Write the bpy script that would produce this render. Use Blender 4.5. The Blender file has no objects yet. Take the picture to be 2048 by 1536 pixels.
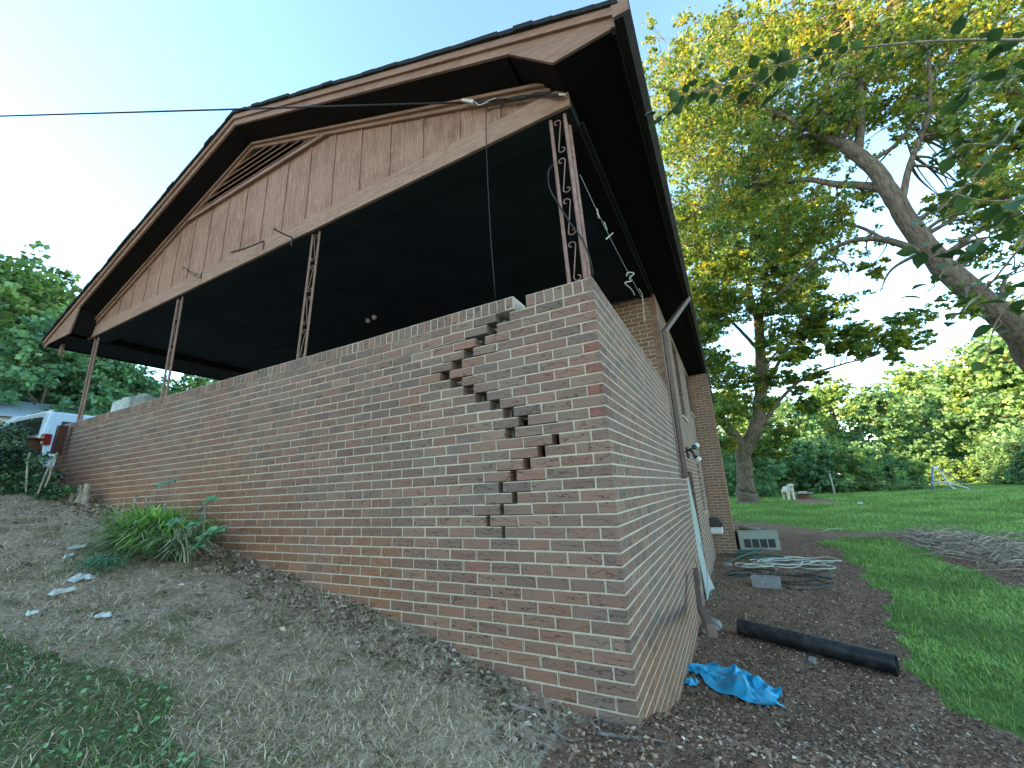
import bpy, bmesh, math, random
import numpy as np
from mathutils import Vector, Matrix, noise as mnoise
R_ = math.radians
sc = bpy.context.scene
col = sc.collection
random.seed(7)
rng = np.random.default_rng(7)

# ------------------------------------------------------------------ camera
# world: x to the right along the cracked wall (corner at x=0), y into the depth, z up
RC = np.array([[0.88371273, 0.46594143, -0.04416324],
               [0.0, 0.0, 0.0],
               [-0.44110441, 0.86070082, 0.25420662]])
RC[0] /= np.linalg.norm(RC[0]); RC[2] -= RC[0]*(RC[0]@RC[2]); RC[2] /= np.linalg.norm(RC[2])
RC[1] = np.cross(RC[2], RC[0])           # camera 'down'
FPX = 809.85                              # focal length in pixels of a 2048 px wide picture
CAM = np.array([0.5833, -2.3227, 1.1495])
cd = bpy.data.cameras.new('camera'); cam = bpy.data.objects.new('camera', cd); col.objects.link(cam)
cd.sensor_width = 36; cd.lens = FPX/2048*36; cd.clip_end = 2000; cd.clip_start = .02
M = Matrix(((RC[0][0], -RC[1][0], -RC[2][0], CAM[0]), (RC[0][1], -RC[1][1], -RC[2][1], CAM[1]),
            (RC[0][2], -RC[1][2], -RC[2][2], CAM[2]), (0, 0, 0, 1)))
cam.matrix_world = M
sc.camera = cam
# ------------------------------------------------------------------ light
SUN_EL, SUN_AZ = 16.5, (-0.80, -0.60)     # direction towards the low sun, behind the unseen tree rows added to block it
w = bpy.data.worlds.new('World'); sc.world = w; w.use_nodes = True
nt = w.node_tree; bg = nt.nodes['Background']
sky = nt.nodes.new('ShaderNodeTexSky'); sky.sky_type = 'NISHITA'; sky.sun_disc = False
sky.sun_elevation = R_(SUN_EL); sky.sun_rotation = math.atan2(SUN_AZ[0], SUN_AZ[1])
sky.air_density = 1.0; sky.dust_density = .3; sky.ozone_density = 2.6
tint = nt.nodes.new('ShaderNodeMix'); tint.data_type = 'RGBA'; tint.blend_type = 'MULTIPLY'; tint.inputs[0].default_value = 1; tint.inputs[7].default_value = (1.0, 1.0, .85, 1)   # cyan cast of the evening sky
nt.links.new(sky.outputs[0], tint.inputs[6]); nt.links.new(tint.outputs[2], bg.inputs[0]); bg.inputs[1].default_value = 0.15
sd = bpy.data.lights.new('sun', 'SUN'); sun = bpy.data.objects.new('sun', sd); col.objects.link(sun)
sd.energy = 5.0; sd.angle = R_(.5); sd.color = (1.0, .70, .32)
sv = Vector((SUN_AZ[0]*math.cos(R_(SUN_EL)), SUN_AZ[1]*math.cos(R_(SUN_EL)), math.sin(R_(SUN_EL))))
sun.rotation_euler = sv.to_track_quat('Z', 'Y').to_euler()
sc.view_settings.view_transform = 'Standard'; sc.view_settings.look = 'None'
sc.view_settings.exposure = 2.55; sc.view_settings.gamma = 1
sc.cycles.max_bounces = 6; sc.cycles.diffuse_bounces = 4; sc.cycles.transparent_max_bounces = 4

# ------------------------------------------------------------------ the tarpaulin's folds: a short cloth drop, run before anything heavy exists
def crumple():
    from mathutils import noise as nz_
    nxc, nyc, wd, hd = 44, 30, 1.15, .72
    V = [((i/nxc-.5)*wd, (j/nyc-.5)*hd, 0) for j in range(nyc+1) for i in range(nxc+1)]
    F = [(j*(nxc+1)+i, j*(nxc+1)+i+1, j*(nxc+1)+i+nxc+2, j*(nxc+1)+i+nxc+1) for j in range(nyc) for i in range(nxc)]
    me = bpy.data.meshes.new('cloth'); me.from_pydata(V, [], F); o = bpy.data.objects.new('cloth', me); col.objects.link(o)
    o.shape_key_add(name='Basis'); k = o.shape_key_add(name='Init'); k.value = 1
    for n, v in enumerate(V):
        p = Vector(v); a = nz_.noise_vector(Vector((p.x*3.2, p.y*3.2, 2))); b = nz_.noise_vector(Vector((p.x*8, p.y*8, 5)))
        k.data[n].co = Vector((p.x*.62+a.x*.03, p.y*.54+a.y*.03, .07+a.z*.16))+b*.012
    pm = bpy.data.meshes.new('floor'); pm.from_pydata([(-3, -3, 0), (3, -3, 0), (3, 3, 0), (-3, 3, 0)], [], [(0, 1, 2, 3)]); po = bpy.data.objects.new('floor', pm); col.objects.link(po)
    po.modifiers.new('c', 'COLLISION'); po.collision.cloth_friction = 80; po.collision.thickness_outer = .006
    c = o.modifiers.new('c', 'CLOTH'); st = c.settings; st.quality = 10; st.mass = .15; st.tension_stiffness = 25; st.compression_stiffness = 25; st.bending_stiffness = .08; st.air_damping = 6
    st.rest_shape_key = me.shape_keys.key_blocks['Basis']
    cc = c.collision_settings; cc.use_self_collision = True; cc.self_distance_min = .006; cc.collision_quality = 3; cc.distance_min = .006
    sc.frame_end = 60; c.point_cache.frame_end = 60
    for f in range(1, 61): sc.frame_set(f)
    e = o.evaluated_get(bpy.context.evaluated_depsgraph_get()).data
    P = np.array([v.co[:] for v in e.vertices]); sc.frame_set(1)
    for q in (o, po):
        d = q.data; bpy.data.objects.remove(q); bpy.data.meshes.remove(d)
    return P
tv = crumple()
print('tarp extent', np.ptp(tv, axis=0))
# ------------------------------------------------------------------ helpers
def ray(p): return RC.T @ np.array([(p[0]-1024)/FPX, (p[1]-768)/FPX, 1.0])
def on(px, py, x=None, y=None, z=None, d=None):
    """world point seen at photo pixel (2048x1536) on a plane or at a distance along the view axis"""
    r = ray((px, py))
    if d is not None: return Vector(CAM + r*d)
    a, v = (0, x) if x is not None else (1, y) if y is not None else (2, z)
    return Vector(CAM + r*((v-CAM[a])/r[a]))

FX = np.array([-90, -45, -30, -14, -10, -8.39, -6.64, -3.69, -2.02, -1.12, -.46, 0, .0001])
FZ = np.array([6.0, 4.0, 3.2, 2.0, 1.85, 1.61, 1.27, .73, .44, .24, .06, 0, 0])
GY = np.array([-60, -3, 0, .85, 1.5, 2.2, 3, 8.8, 14, 22, 40, 90])
GZ = np.array([.1, .02, 0, -.27, -.40, -.47, -.47, -.52, -.34, -.02, .12, .4])
def sm(t): t = np.clip(t, 0, 1); return t*t*(3-2*t)
def Hb(x, y):
    x = np.asarray(x, float); y = np.asarray(y, float)
    F = np.interp(np.minimum(x, 0), FX, FZ)
    G = np.interp(y, GY, GZ) - .05*np.clip(x, 0, 3)*(1-sm(y/6))
    s = np.interp(y, [-1, .1, 14, 24], [.5, .26, .26, 40]); e = np.interp(y, [-.2, .1, 14, 24], [0, .12, .12, 0])
    wgt = sm((x+s)/(s-e))
    return F*(1-wgt)+G*wgt
def bump(x, y):
    return (.018*np.sin(x*2.1+1.3*np.sin(y*1.7))*np.cos(y*2.6+x)+.010*np.sin(x*7.3+y*3.1)*np.sin(y*6.1-x*2)
            + .006*np.sin(x*17+2*np.sin(y*11))*np.sin(y*19+x*5))
def H(x, y): return Hb(x, y)+1.25*bump(np.asarray(x, float), np.asarray(y, float))
def gp(px, py):
    r = ray((px, py)); t = np.linspace(.3, 60, 6000)
    P = CAM[:, None]+r[:, None]*t
    below = P[2] < H(P[0], P[1])
    i = int(np.argmax(below)) if below.any() else len(t)-1
    return Vector(P[:, i])

def tag(o, label=None, cat=None, group=None, kind=None):
    if label: o['label'] = label
    if cat: o['category'] = cat
    if group: o['group'] = group
    if kind: o['kind'] = kind
    return o
def empty(name, loc=(0, 0, 0), label=None, cat=None, group=None, rz=0):
    o = bpy.data.objects.new(name, None); o.empty_display_size = .1; col.objects.link(o)
    o.location = loc; o.rotation_euler = (0, 0, rz); return tag(o, label, cat, group)
def np_obj(name, V, F, mats, parent=None, attrs=None, smooth=False, mi=None):
    """V (n,3); F list/array of tris or quads (same length) or list of mixed"""
    me = bpy.data.meshes.new(name)
    V = np.asarray(V, np.float32)
    if isinstance(F, np.ndarray):
        k = F.shape[1]; n = len(F)
        me.vertices.add(len(V)); me.vertices.foreach_set('co', V.ravel())
        me.loops.add(n*k); me.loops.foreach_set('vertex_index', F.astype(np.int32).ravel())
        me.polygons.add(n); me.polygons.foreach_set('loop_start', np.arange(0, n*k, k, dtype=np.int32))
        me.polygons.foreach_set('loop_total', np.full(n, k, np.int32))
        me.update(calc_edges=True)
    else:
        me.from_pydata([tuple(map(float, v)) for v in V], [], [tuple(f) for f in F])
    for m in (mats if isinstance(mats, (list, tuple)) else [mats]): me.materials.append(m)
    if mi is not None: me.polygons.foreach_set('material_index', np.asarray(mi, np.int32))
    if attrs:
        for an, (ty, data) in attrs.items():
            a = me.attributes.new(an, ty, 'POINT')
            a.data.foreach_set('color' if 'COLOR' in ty else ('vector' if 'VECTOR' in ty else 'value'), np.asarray(data, np.float32).ravel())
    if smooth: me.polygons.foreach_set('use_smooth', np.ones(len(me.polygons), bool))
    me.validate(); me.update()
    o = bpy.data.objects.new(name, me); col.objects.link(o)
    if parent: o.parent = parent
    return o

class MB:
    """collects shapes into one mesh"""
    def __init__(s): s.v = []; s.f = []; s.m = []
    def add(s, vs, fs, m=0):
        n = len(s.v); s.v += [tuple(v) for v in vs]; s.f += [tuple(i+n for i in f) for f in fs]; s.m += [m]*len(fs); return s
    def box(s, a, b, m=0, mat=None, bev=0):
        x0, y0, z0 = a; x1, y1, z1 = b
        if bev:
            bm = bmesh.new(); bmesh.ops.create_cube(bm, size=1)
            for v in bm.verts: v.co = Vector(((x0+x1)/2+v.co.x*(x1-x0), (y0+y1)/2+v.co.y*(y1-y0), (z0+z1)/2+v.co.z*(z1-z0)))
            bmesh.ops.bevel(bm, geom=bm.edges[:], offset=bev, segments=2, affect='EDGES', profile=.6)
            bm.verts.ensure_lookup_table()
            vs = [v.co.copy() for v in bm.verts]; fs = [[v.index for v in f.verts] for f in bm.faces]; bm.free()
        else:
            vs = [Vector(p) for p in [(x0,y0,z0),(x1,y0,z0),(x1,y1,z0),(x0,y1,z0),(x0,y0,z1),(x1,y0,z1),(x1,y1,z1),(x0,y1,z1)]]
            fs = [(0,3,2,1),(4,5,6,7),(0,1,5,4),(1,2,6,5),(2,3,7,6),(3,0,4,7)]
        if mat is not None: vs = [mat @ v for v in vs]
        return s.add(vs, fs, m)
    def prism(s, poly, axis, a, b, m=0):
        """polygon (2d) extruded along axis from a to b; 2d coords are the other two axes in order"""
        n = len(poly); vs = []
        for q in (a, b):
            for u, v in poly:
                p = [u, v]; p.insert(axis, q); vs.append(p)
        fs = [tuple(range(n))[::-1], tuple(range(n, 2*n))]+[(i, (i+1) % n, (i+1) % n+n, i+n) for i in range(n)]
        return s.add(vs, fs, m)
    def tube(s, pts, r, seg=8, m=0, cap=True):
        pts = [Vector(p) for p in pts]; n = len(pts)
        rs = r if isinstance(r, (list, tuple)) else [r]*n
        up = Vector((0, 0, 1)); vs = []; prev = None
        for i, p in enumerate(pts):
            t = (pts[min(i+1, n-1)]-pts[max(i-1, 0)]); t = t.normalized() if t.length > 1e-9 else Vector((0, 0, 1))
            if prev is None:
                a = t.cross(up); a = a.normalized() if a.length > .1 else t.cross(Vector((1, 0, 0))).normalized()
            else:
                a = (prev-t*prev.dot(t)); a = a.normalized() if a.length > 1e-6 else t.orthogonal().normalized()
            prev = a; b = t.cross(a)
            for k in range(seg):
                an = 2*math.pi*k/seg; vs.append(p+(a*math.cos(an)+b*math.sin(an))*rs[i])
        fs = [(i*seg+k, i*seg+(k+1) % seg, (i+1)*seg+(k+1) % seg, (i+1)*seg+k) for i in range(n-1) for k in range(seg)]
        if cap: fs += [tuple(range(seg))[::-1], tuple(range((n-1)*seg, n*seg))]
        return s.add(vs, fs, m)
    def bar(s, p, q, wd, m=0):
        return s.tube([p, q], wd*.7071, 4, m)
    def build(s, name, mats, parent=None, smooth=False):
        me = bpy.data.meshes.new(name); me.from_pydata(s.v, [], s.f)
        for mm in (mats if isinstance(mats, (list, tuple)) else [mats]): me.materials.append(mm)
        me.polygons.foreach_set('material_index', s.m)
        if smooth: me.polygons.foreach_set('use_smooth', [True]*len(s.f))
        bm = bmesh.new(); bm.from_mesh(me); bmesh.ops.recalc_face_normals(bm, faces=bm.faces[:]); bm.to_mesh(me); bm.free()
        me.update(); o = bpy.data.objects.new(name, me); col.objects.link(o)
        if parent: o.parent = parent
        return o
def spline(pts, n):
    pts = [Vector(p) for p in pts]; P = [pts[0]*2-pts[1]]+pts+[pts[-1]*2-pts[-2]]; out = []
    for i in range(len(pts)-1):
        p0, p1, p2, p3 = P[i:i+4]
        for k in range(n):
            t = k/n
            out.append(.5*((2*p1)+(p2-p0)*t+(2*p0-5*p1+4*p2-p3)*t*t+(3*p1-p0-3*p2+p3)*t**3))
    return out+[pts[-1]]

# ------------------------------------------------------------------ materials
class G:
    def __init__(s, name, rough=.8, spec=.3):
        s.mat = bpy.data.materials.new(name); s.mat.use_nodes = True; s.nt = s.mat.node_tree
        s.b = s.nt.nodes['Principled BSDF']; s.b.inputs['Roughness'].default_value = rough
        s.b.inputs['Specular IOR Level'].default_value = spec
    def n(s, t, **k):
        nd = s.nt.nodes.new('ShaderNode'+t)
        for a, v in k.items():
            if a.startswith('i_'):
                key = a[2:]; key = int(key) if key.isdigit() else key.replace('_', ' ')
                if isinstance(v, bpy.types.NodeSocket): s.nt.links.new(v, nd.inputs[key])
                else: nd.inputs[key].default_value = v
            else: setattr(nd, a, v)
        return nd
    def math(s, op, a, b=0, c=None, clamp=False):
        k = dict(operation=op, i_0=a, i_1=b, use_clamp=clamp)
        if c is not None: k['i_2'] = c
        return s.n('Math', **k).outputs[0]
    def mix(s, f, a, b, bt='MIX'):
        nd = s.n('Mix', data_type='RGBA', blend_type=bt)
        for i, v in ((0, f), (6, a), (7, b)):
            if isinstance(v, bpy.types.NodeSocket): s.nt.links.new(v, nd.inputs[i])
            else: nd.inputs[i].default_value = (v if i == 0 else (*v, 1) if len(v) == 3 else v)
        return nd.outputs[2]
    def noise(s, vec=None, sc_=5, det=4, rough=.6, out=0, dist=0):
        k = dict(i_Scale=sc_, i_Detail=det, i_Roughness=rough, i_Distortion=dist)
        if vec is not None: k['i_Vector'] = vec
        return s.n('TexNoise', **k).outputs[out]
    def ramp(s, f, stops):
        nd = s.n('ValToRGB', i_0=f); e = nd.color_ramp.elements
        while len(e) < len(stops): e.new(.5)
        for q, (p, c) in zip(e, stops): q.position = p; q.color = (*c, 1) if len(c) == 3 else c
        return nd.outputs[0]
    def attr(s, name, out='Color'):
        return s.n('Attribute', attribute_name=name).outputs[out]
    def obj(s, scale=None):
        o = s.n('TexCoord').outputs['Object']
        if scale: o = s.n('Mapping', i_Vector=o, i_Scale=scale).outputs[0]
        return o
    def bump(s, h, st=.3, dist=.01):
        b = s.n('Bump', i_Height=h, i_Strength=st, i_Distance=dist).outputs[0]; s.nt.links.new(b, s.b.inputs['Normal'])
    def col(s, c):
        if isinstance(c, bpy.types.NodeSocket): s.nt.links.new(c, s.b.inputs['Base Color'])
        else: s.b.inputs['Base Color'].default_value = (*c, 1)
        return s
def gray(v): return (v, v, v)
def simple(name, c1, c2, sc_=12, rough=.8, spec=.3, bst=.15, stretch=None, metal=0, det=6, bd=.01):
    g = G(name, rough, spec); v = g.obj(stretch or (1, 1, 1))
    f = g.noise(v, sc_, det, .65); g.col(g.ramp(f, [(.3, c1), (.7, c2)])); g.bump(f, bst, bd)
    g.b.inputs['Metallic'].default_value = metal
    return g.mat

def brick_mat():
    g = G('fired brick', .85, .25)
    c = g.attr('Col'); bl = g.attr('bl', 'Vector'); sep = g.n('SeparateXYZ', i_0=bl)
    u, v, sd_ = sep.outputs
    cv = g.n('CombineXYZ', i_0=g.math('MULTIPLY', u, 9), i_1=g.math('MULTIPLY', v, 14), i_2=g.math('MULTIPLY', sd_, 40)).outputs[0]
    wob = g.noise(cv, 1.6, 2, .5)
    # wavy bark-like scored lines in the brick face
    t = g.math('ADD', g.math('MULTIPLY', v, 26), g.math('MULTIPLY', wob, 3.2))
    fr = g.math('ABSOLUTE', g.math('SUBTRACT', g.math('FRACT', t), .5))
    line = g.math('SUBTRACT', 1, g.math('DIVIDE', fr, .11), clamp=True)
    gate = g.n('MapRange', i_0=g.noise(cv, .55, 1, .5), i_1=.38, i_2=.50).outputs[0]
    line = g.math('MULTIPLY', line, gate)
    o = g.obj(); fine = g.noise(o, 140, 4, .7); med = g.noise(o, 28, 4, .7); big = g.noise(o, 1.1, 3, .6)
    cc = g.mix(g.math('MULTIPLY', fine, .55), c, (.04, .035, .032))
    cc = g.mix(g.n('MapRange', i_0=med, i_1=.45, i_2=.75, i_4=.4).outputs[0], cc, (.22, .19, .17))
    cc = g.mix(g.math('MULTIPLY', line, .8), cc, (.035, .024, .018))
    cc = g.mix(g.n('MapRange', i_0=big, i_1=.5, i_2=.72, i_4=.3).outputs[0], cc, (.20, .18, .165))
    sp = g.n('MapRange', i_0=g.noise(o, 95, 2, .5), i_1=.70, i_2=.76, i_4=.6).outputs[0]
    cc = g.mix(sp, cc, (.42, .40, .38))
    g.col(cc)
    h = g.math('SUBTRACT', g.math('ADD', g.math('MULTIPLY', fine, .35), g.math('MULTIPLY', med, .5)), g.math('MULTIPLY', line, .9))
    g.bump(h, .75, .004); return g.mat
def mortar_mat():
    g = G('pale mortar', .95, .1); o = g.obj(); f = g.noise(o, 60, 5, .7); b = g.noise(o, 2.2, 3, .6)
    cc = g.ramp(f, [(.25, (.36, .315, .25)), (.7, (.66, .57, .45))])
    cc = g.mix(g.n('MapRange', i_0=b, i_1=.5, i_2=.75, i_4=.35).outputs[0], cc, (.33, .29, .24))
    g.col(cc); g.bump(f, .8, .004); return g.mat
def wood_mat(name, c1, c2, c3, axis=2, wear=.45):
    g = G(name, .75, .25); s_ = [14, 14, 14]; s_[axis] = 1.1
    v = g.obj(tuple(s_)); f = g.noise(v, 2.5, 6, .7); big = g.noise(g.obj(), 1.7, 4, .65)
    s2 = [60, 60, 60]; s2[axis] = 2.5; fine = g.noise(g.obj(tuple(s2)), 3, 3, .6)
    cc = g.ramp(f, [(.3, c1), (.65, c2)])
    cc = g.mix(g.n('MapRange', i_0=big, i_1=.42, i_2=.66, i_4=.6).outputs[0], cc, c2)
    dk = g.noise(g.obj((.9, .9, .9)), 2.3, 6, .7); cc = g.mix(g.n('MapRange', i_0=dk, i_1=.52, i_2=.68, i_4=.6).outputs[0], cc, c1)
    cc = g.mix(g.n('MapRange', i_0=fine, i_1=1-wear, i_2=1-wear+.12, i_4=.7).outputs[0], cc, c3)
    g.col(cc); g.bump(g.math('ADD', f, fine), .35, .004); return g.mat
def leaf_mat(name, rough=.5, trans=.35, spec=.4):
    g = G(name, rough, spec); c = g.attr('Col')
    g.nt.links.new(c, g.b.inputs['Base Color'])
    tr = g.n('BsdfTranslucent', i_Color=g.mix(1, c, (1.5, 1.35, .6), 'MULTIPLY'))
    mx = g.n('MixShader', i_0=trans, i_1=g.b.outputs[0], i_2=tr.outputs[0])
    out = [n for n in g.nt.nodes if n.type == 'OUTPUT_MATERIAL'][0]; g.nt.links.new(mx.outputs[0], out.inputs[0])
    return g.mat
def bark_mat(name='bark', c1=(.07, .055, .04), c2=(.24, .19, .15)):
    g = G(name, .95, .1); v = g.obj((6, 6, 1.6)); f = g.noise(v, 3, 8, .72, dist=.6); m = g.noise(g.obj(), 1.3, 3, .6)
    cc = g.ramp(f, [(.35, c1), (.62, c2)])
    cc = g.mix(g.n('MapRange', i_0=m, i_1=.52, i_2=.7, i_4=.5).outputs[0], cc, (.13, .15, .10))
    g.col(cc); g.bump(f, 1, .05); return g.mat
def blade_mat(name, trans=.25):
    g = G(name, .7, .2); c = g.attr('Col'); g.nt.links.new(c, g.b.inputs['Base Color'])
    tr = g.n('BsdfTranslucent', i_Color=c); mx = g.n('MixShader', i_0=trans, i_1=g.b.outputs[0], i_2=tr.outputs[0])
    out = [n for n in g.nt.nodes if n.type == 'OUTPUT_MATERIAL'][0]; g.nt.links.new(mx.outputs[0], out.inputs[0]); return g.mat
def ground_mat():
    g = G('soil and thatch', .95, .1); o = g.obj(); z = g.n('SeparateColor', i_0=g.attr('zone'))
    mul, lawn, weed = z.outputs[0], z.outputs[1], z.outputs[2]
    f = g.noise(o, 34, 8, .75); m = g.noise(o, 3.2, 5, .65); s_ = g.noise(o, 120, 3, .6)
    dry = g.ramp(f, [(.3, (.17, .115, .08)), (.5, (.42, .32, .23)), (.68, (.64, .53, .40))])
    dry = g.mix(g.n('MapRange', i_0=m, i_1=.5, i_2=.62, i_4=.7).outputs[0], dry, (.13, .125, .045))
    mu = g.ramp(f, [(.32, (.10, .06, .038)), (.52, (.30, .185, .12)), (.7, (.50, .36, .26))])
    mu = g.mix(g.n('MapRange', i_0=m, i_1=.53, i_2=.66, i_4=.7).outputs[0], mu, (.24, .135, .085))
    la = g.ramp(g.noise(o, 14, 8, .75), [(.3, (.08, .15, .03)), (.7, (.20, .33, .08))])
    la = g.mix(g.n('MapRange', i_0=g.noise(o, .5, 4, .6), i_1=.45, i_2=.7, i_4=.5).outputs[0], la, (.13, .21, .07))
    we = g.ramp(f, [(.3, (.07, .075, .035)), (.7, (.22, .22, .11))])
    nz = g.math('MULTIPLY', g.math('SUBTRACT', g.noise(o, 5, 5, .7), .5), .9)
    def msk(a): return g.n('MapRange', i_0=g.math('ADD', a, nz), i_1=.4, i_2=.6).outputs[0]
    c = g.mix(msk(mul), dry, mu); c = g.mix(msk(weed), c, we); c = g.mix(msk(lawn), c, la)
    g.col(c); g.bump(g.math('ADD', f, s_), .9, .02); return g.mat

MT = dict(
    brick=brick_mat(), mortar=mortar_mat(),
    block=simple('concrete block', (.22, .21, .2), (.36, .34, .32), 30, .95, .1, .5),
    panel=wood_mat('weathered brown siding', (.16, .075, .052), (.36, .195, .14), (.54, .39, .31), 2, .45),
    beam=wood_mat('weathered beam board', (.25, .14, .10), (.40, .25, .18), (.10, .05, .035), 0, .48),
    trim=wood_mat('brown trim paint', (.18, .095, .068), (.32, .185, .135), (.52, .41, .34), 0, .38),
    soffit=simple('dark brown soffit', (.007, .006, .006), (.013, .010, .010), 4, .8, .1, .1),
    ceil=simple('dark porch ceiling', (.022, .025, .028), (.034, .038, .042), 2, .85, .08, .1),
    shingle=simple('asphalt shingle', (.015, .016, .018), (.05, .05, .052), 60, .95, .1, .6),
    iron=simple('rusted primer iron', (.20, .105, .085), (.36, .22, .185), 16, .7, .3, .3),
    irondark=simple('brown painted iron', (.15, .085, .062), (.28, .165, .125), 16, .6, .4, .3),
    gutter=simple('brown gutter metal', (.022, .018, .017), (.045, .035, .032), 6, .85, .15, .1),
    downsp=simple('brown downspout metal', (.09, .055, .045), (.15, .095, .08), 5, .5, .4, .1),
    black=simple('black plastic', (.010, .011, .013), (.022, .023, .027), 8, .35, .5, .08),
    rubber=simple('black cable', (.012, .012, .012), (.03, .03, .03), 20, .6, .3, .1),
    white=simple('worn white paint', (.5, .55, .53), (.68, .72, .70), 5, .7, .3, .1),
    board=simple('weathered pale plywood', (.28, .33, .32), (.42, .46, .44), 4, .9, .1, .2, (3, 3, 1)),
    metalw=simple('pale metal', (.55, .57, .58), (.72, .74, .75), 8, .4, .5, .05),
    wire=simple('aluminium wire', (.25, .25, .25), (.42, .42, .42), 40, .5, .5, .1),
    ac=simple('grey green enamel', (.22, .25, .21), (.30, .33, .28), 6, .6, .3, .1),
    acgrill=simple('dark vent louvre', (.03, .035, .03), (.07, .075, .065), 30, .8, .2, .2),
    carp=simple('white car paint', (.33, .41, .47), (.40, .49, .55), 2, .25, .6, .02),
    hose=simple('pale garden hose', (.42, .45, .38), (.6, .62, .53), 6, .5, .4, .05),
    hoseg=simple('green garden hose', (.02, .10, .07), (.05, .16, .11), 6, .5, .4, .05),
    hosek=simple('black garden hose', (.012, .013, .018), (.035, .036, .042), 6, .5, .4, .05),
    pot=simple('rusty brown pot', (.10, .045, .022), (.19, .085, .045), 6, .85, .2, .3),
    stone=simple('grey stone', (.16, .16, .145), (.36, .35, .33), 9, .9, .2, .6),
    stick=simple('bare grey sticks', (.20, .155, .115), (.50, .42, .34), 14, .9, .1, .4),
    cut=simple('pale cut stems', (.22, .19, .15), (.52, .47, .40), 9, .9, .1, .4),
    root=simple('exposed root bark', (.14, .11, .09), (.33, .28, .24), 20, .9, .1, .5),
    paper=simple('dirty white cloth', (.34, .39, .37), (.60, .64, .62), 8, .8, .2, .3),
    roofm=simple('pale blue grey metal roof', (.22, .28, .34), (.30, .36, .42), 2, .6, .3, .05),
    darkwood=simple('dark red brown wood', (.055, .022, .018), (.10, .04, .03), 9, .7, .3, .3),
    fur=simple('cream white fur', (.60, .55, .46), (.80, .76, .70), 14, .95, .1, .8, det=8),
    dark=simple('dark nose', (.01, .01, .01), (.02, .02, .02), 8, .5, .3),
    orangewood=simple('broken orange heartwood', (.28, .14, .06), (.55, .32, .15), 12, .9, .1, .5, (4, 4, 1)),
    bark=bark_mat(), bark2=bark_mat('grey bark', (.07, .055, .04), (.25, .20, .155)),
    leaf=leaf_mat('tree leaf', .5, .38), bleaf=leaf_mat('broad leaf', .42, .18), blade=blade_mat('grass blade'),
    chip=blade_mat('bark and leaf chips', .0), ground=ground_mat(),
    bulb=simple('frosted bulb glass', (.55, .55, .53), (.62, .62, .6), 4, .3, .5, 0),
    playblue=simple('blue play frame paint', (.05, .12, .35), (.10, .2, .45), 8, .4, .4, .05),
    rope=simple('pale cord', (.4, .38, .32), (.6, .57, .5), 30, .9, .1, .3),
)
_g = G('dusty black pipe plastic', .42, .45); _f = _g.noise(_g.obj(), 7, 7, .75); _g.col(_g.ramp(_f, [(.45, (.012, .013, .016)), (.62, (.06, .055, .05)), (.75, (.14, .12, .10))])); _g.bump(_f, .15, .004); MT['pipe'] = _g.mat
_g = G('dark window glass', .06, .6); _g.col((.012, .015, .018)); MT['glass'] = _g.mat
_g = G('red tail lamp lens', .15, .6); _g.col((.16, .012, .014)); MT['lens'] = _g.mat
def tarp_mat():
    g = G('blue tarpaulin', .55, .3); f = g.noise(g.obj(), 9, 6, .7)
    g.col(g.ramp(f, [(.3, (.012, .22, .40)), (.55, (.03, .40, .62)), (.75, (.10, .50, .66))]));g.col(g.mix(g.n('MapRange', i_0=g.noise(g.obj(), 5, 6, .75), i_1=.52, i_2=.66, i_4=.55).outputs[0], g.ramp(f, [(.3, (.012, .22, .40)), (.55, (.03, .40, .62)), (.75, (.13, .50, .62))]), (.22, .24, .22))); g.bump(g.noise(g.obj(), 55, 4, .6), .4, .004); return g.mat
MT['tarp'] = tarp_mat()

# ------------------------------------------------------------------ ground zones
def poly_w(pxs):
    return np.array([tuple(gp(*p))[:2] if len(p) == 2 else p[1:] for p in pxs])
def inside(P, x, y):
    r = np.zeros(x.shape, bool); n = len(P)
    for i in range(n):
        x0, y0 = P[i]; x1, y1 = P[(i+1) % n]
        c = (y0 > y) != (y1 > y)
        with np.errstate(divide='ignore', invalid='ignore'):
            r ^= c & (x < (x1-x0)*(y-y0)/(y1-y0+1e-12)+x0)
    return r
LAWN1 = poly_w([(1640,1084),(1700,1120),(1750,1172),(1792,1225),(1772,1270),(1810,1325),(1880,1375),(1960,1440),(2048,1500),('w',3.0,1.0),('w',9,3),('w',12,7),(2048,1180),(1930,1140),(1840,1092),(1760,1074)])
LAWN2 = poly_w([(1462,1042),(1560,1048),(1650,1061),(1760,1066),(1850,1062),(1950,1075),(2048,1088),('w',40,9),('w',60,60),('w',60,90),('w',-20,90),('w',-20,26),(1462,1010)])
WEED = poly_w([(0,1312),(130,1340),(250,1395),(360,1415),(440,1470),(520,1540),('w',-1.0,-2.0),('w',-.6,-2.9),('w',-3,-3.2),('w',-5,-3.0)])
WEED2 = poly_w([(0,1290),(60,1318),(0,1360),('w',-3.2,-2.6)])
# bare trampled patch near the stump table in the far lawn
PATCH = poly_w([(1560,1000),(1600,993),(1660,1000),(1680,1006),(1620,1010)])
def zones(x, y):
    wx = x+.10*np.sin(y*3.1)+.05*np.sin(y*9+x*4); wy = y+.10*np.sin(x*3.7)+.05*np.sin(x*8-y*5)
    lawn = inside(LAWN1, wx, wy) | inside(LAWN2, x, y)
    lawn &= ~inside(PATCH, x, y)
    weed = inside(WEED, wx, wy) | inside(WEED2, wx, wy)
    mulch = (x > -.25+.1*np.sin(y*5)) & (y > -.7-.3*x) & ~lawn & ~weed
    return mulch, lawn, weed
def grid(lo, a, b, hi, step, n_out):
    mid = np.arange(a, b, step)
    l = a-(np.geomspace(step, a-lo+step, n_out)-step)[::-1]
    h = b+(np.geomspace(step, hi-b+step, n_out)-step)
    return np.unique(np.round(np.r_[l, mid, h], 4))
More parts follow.
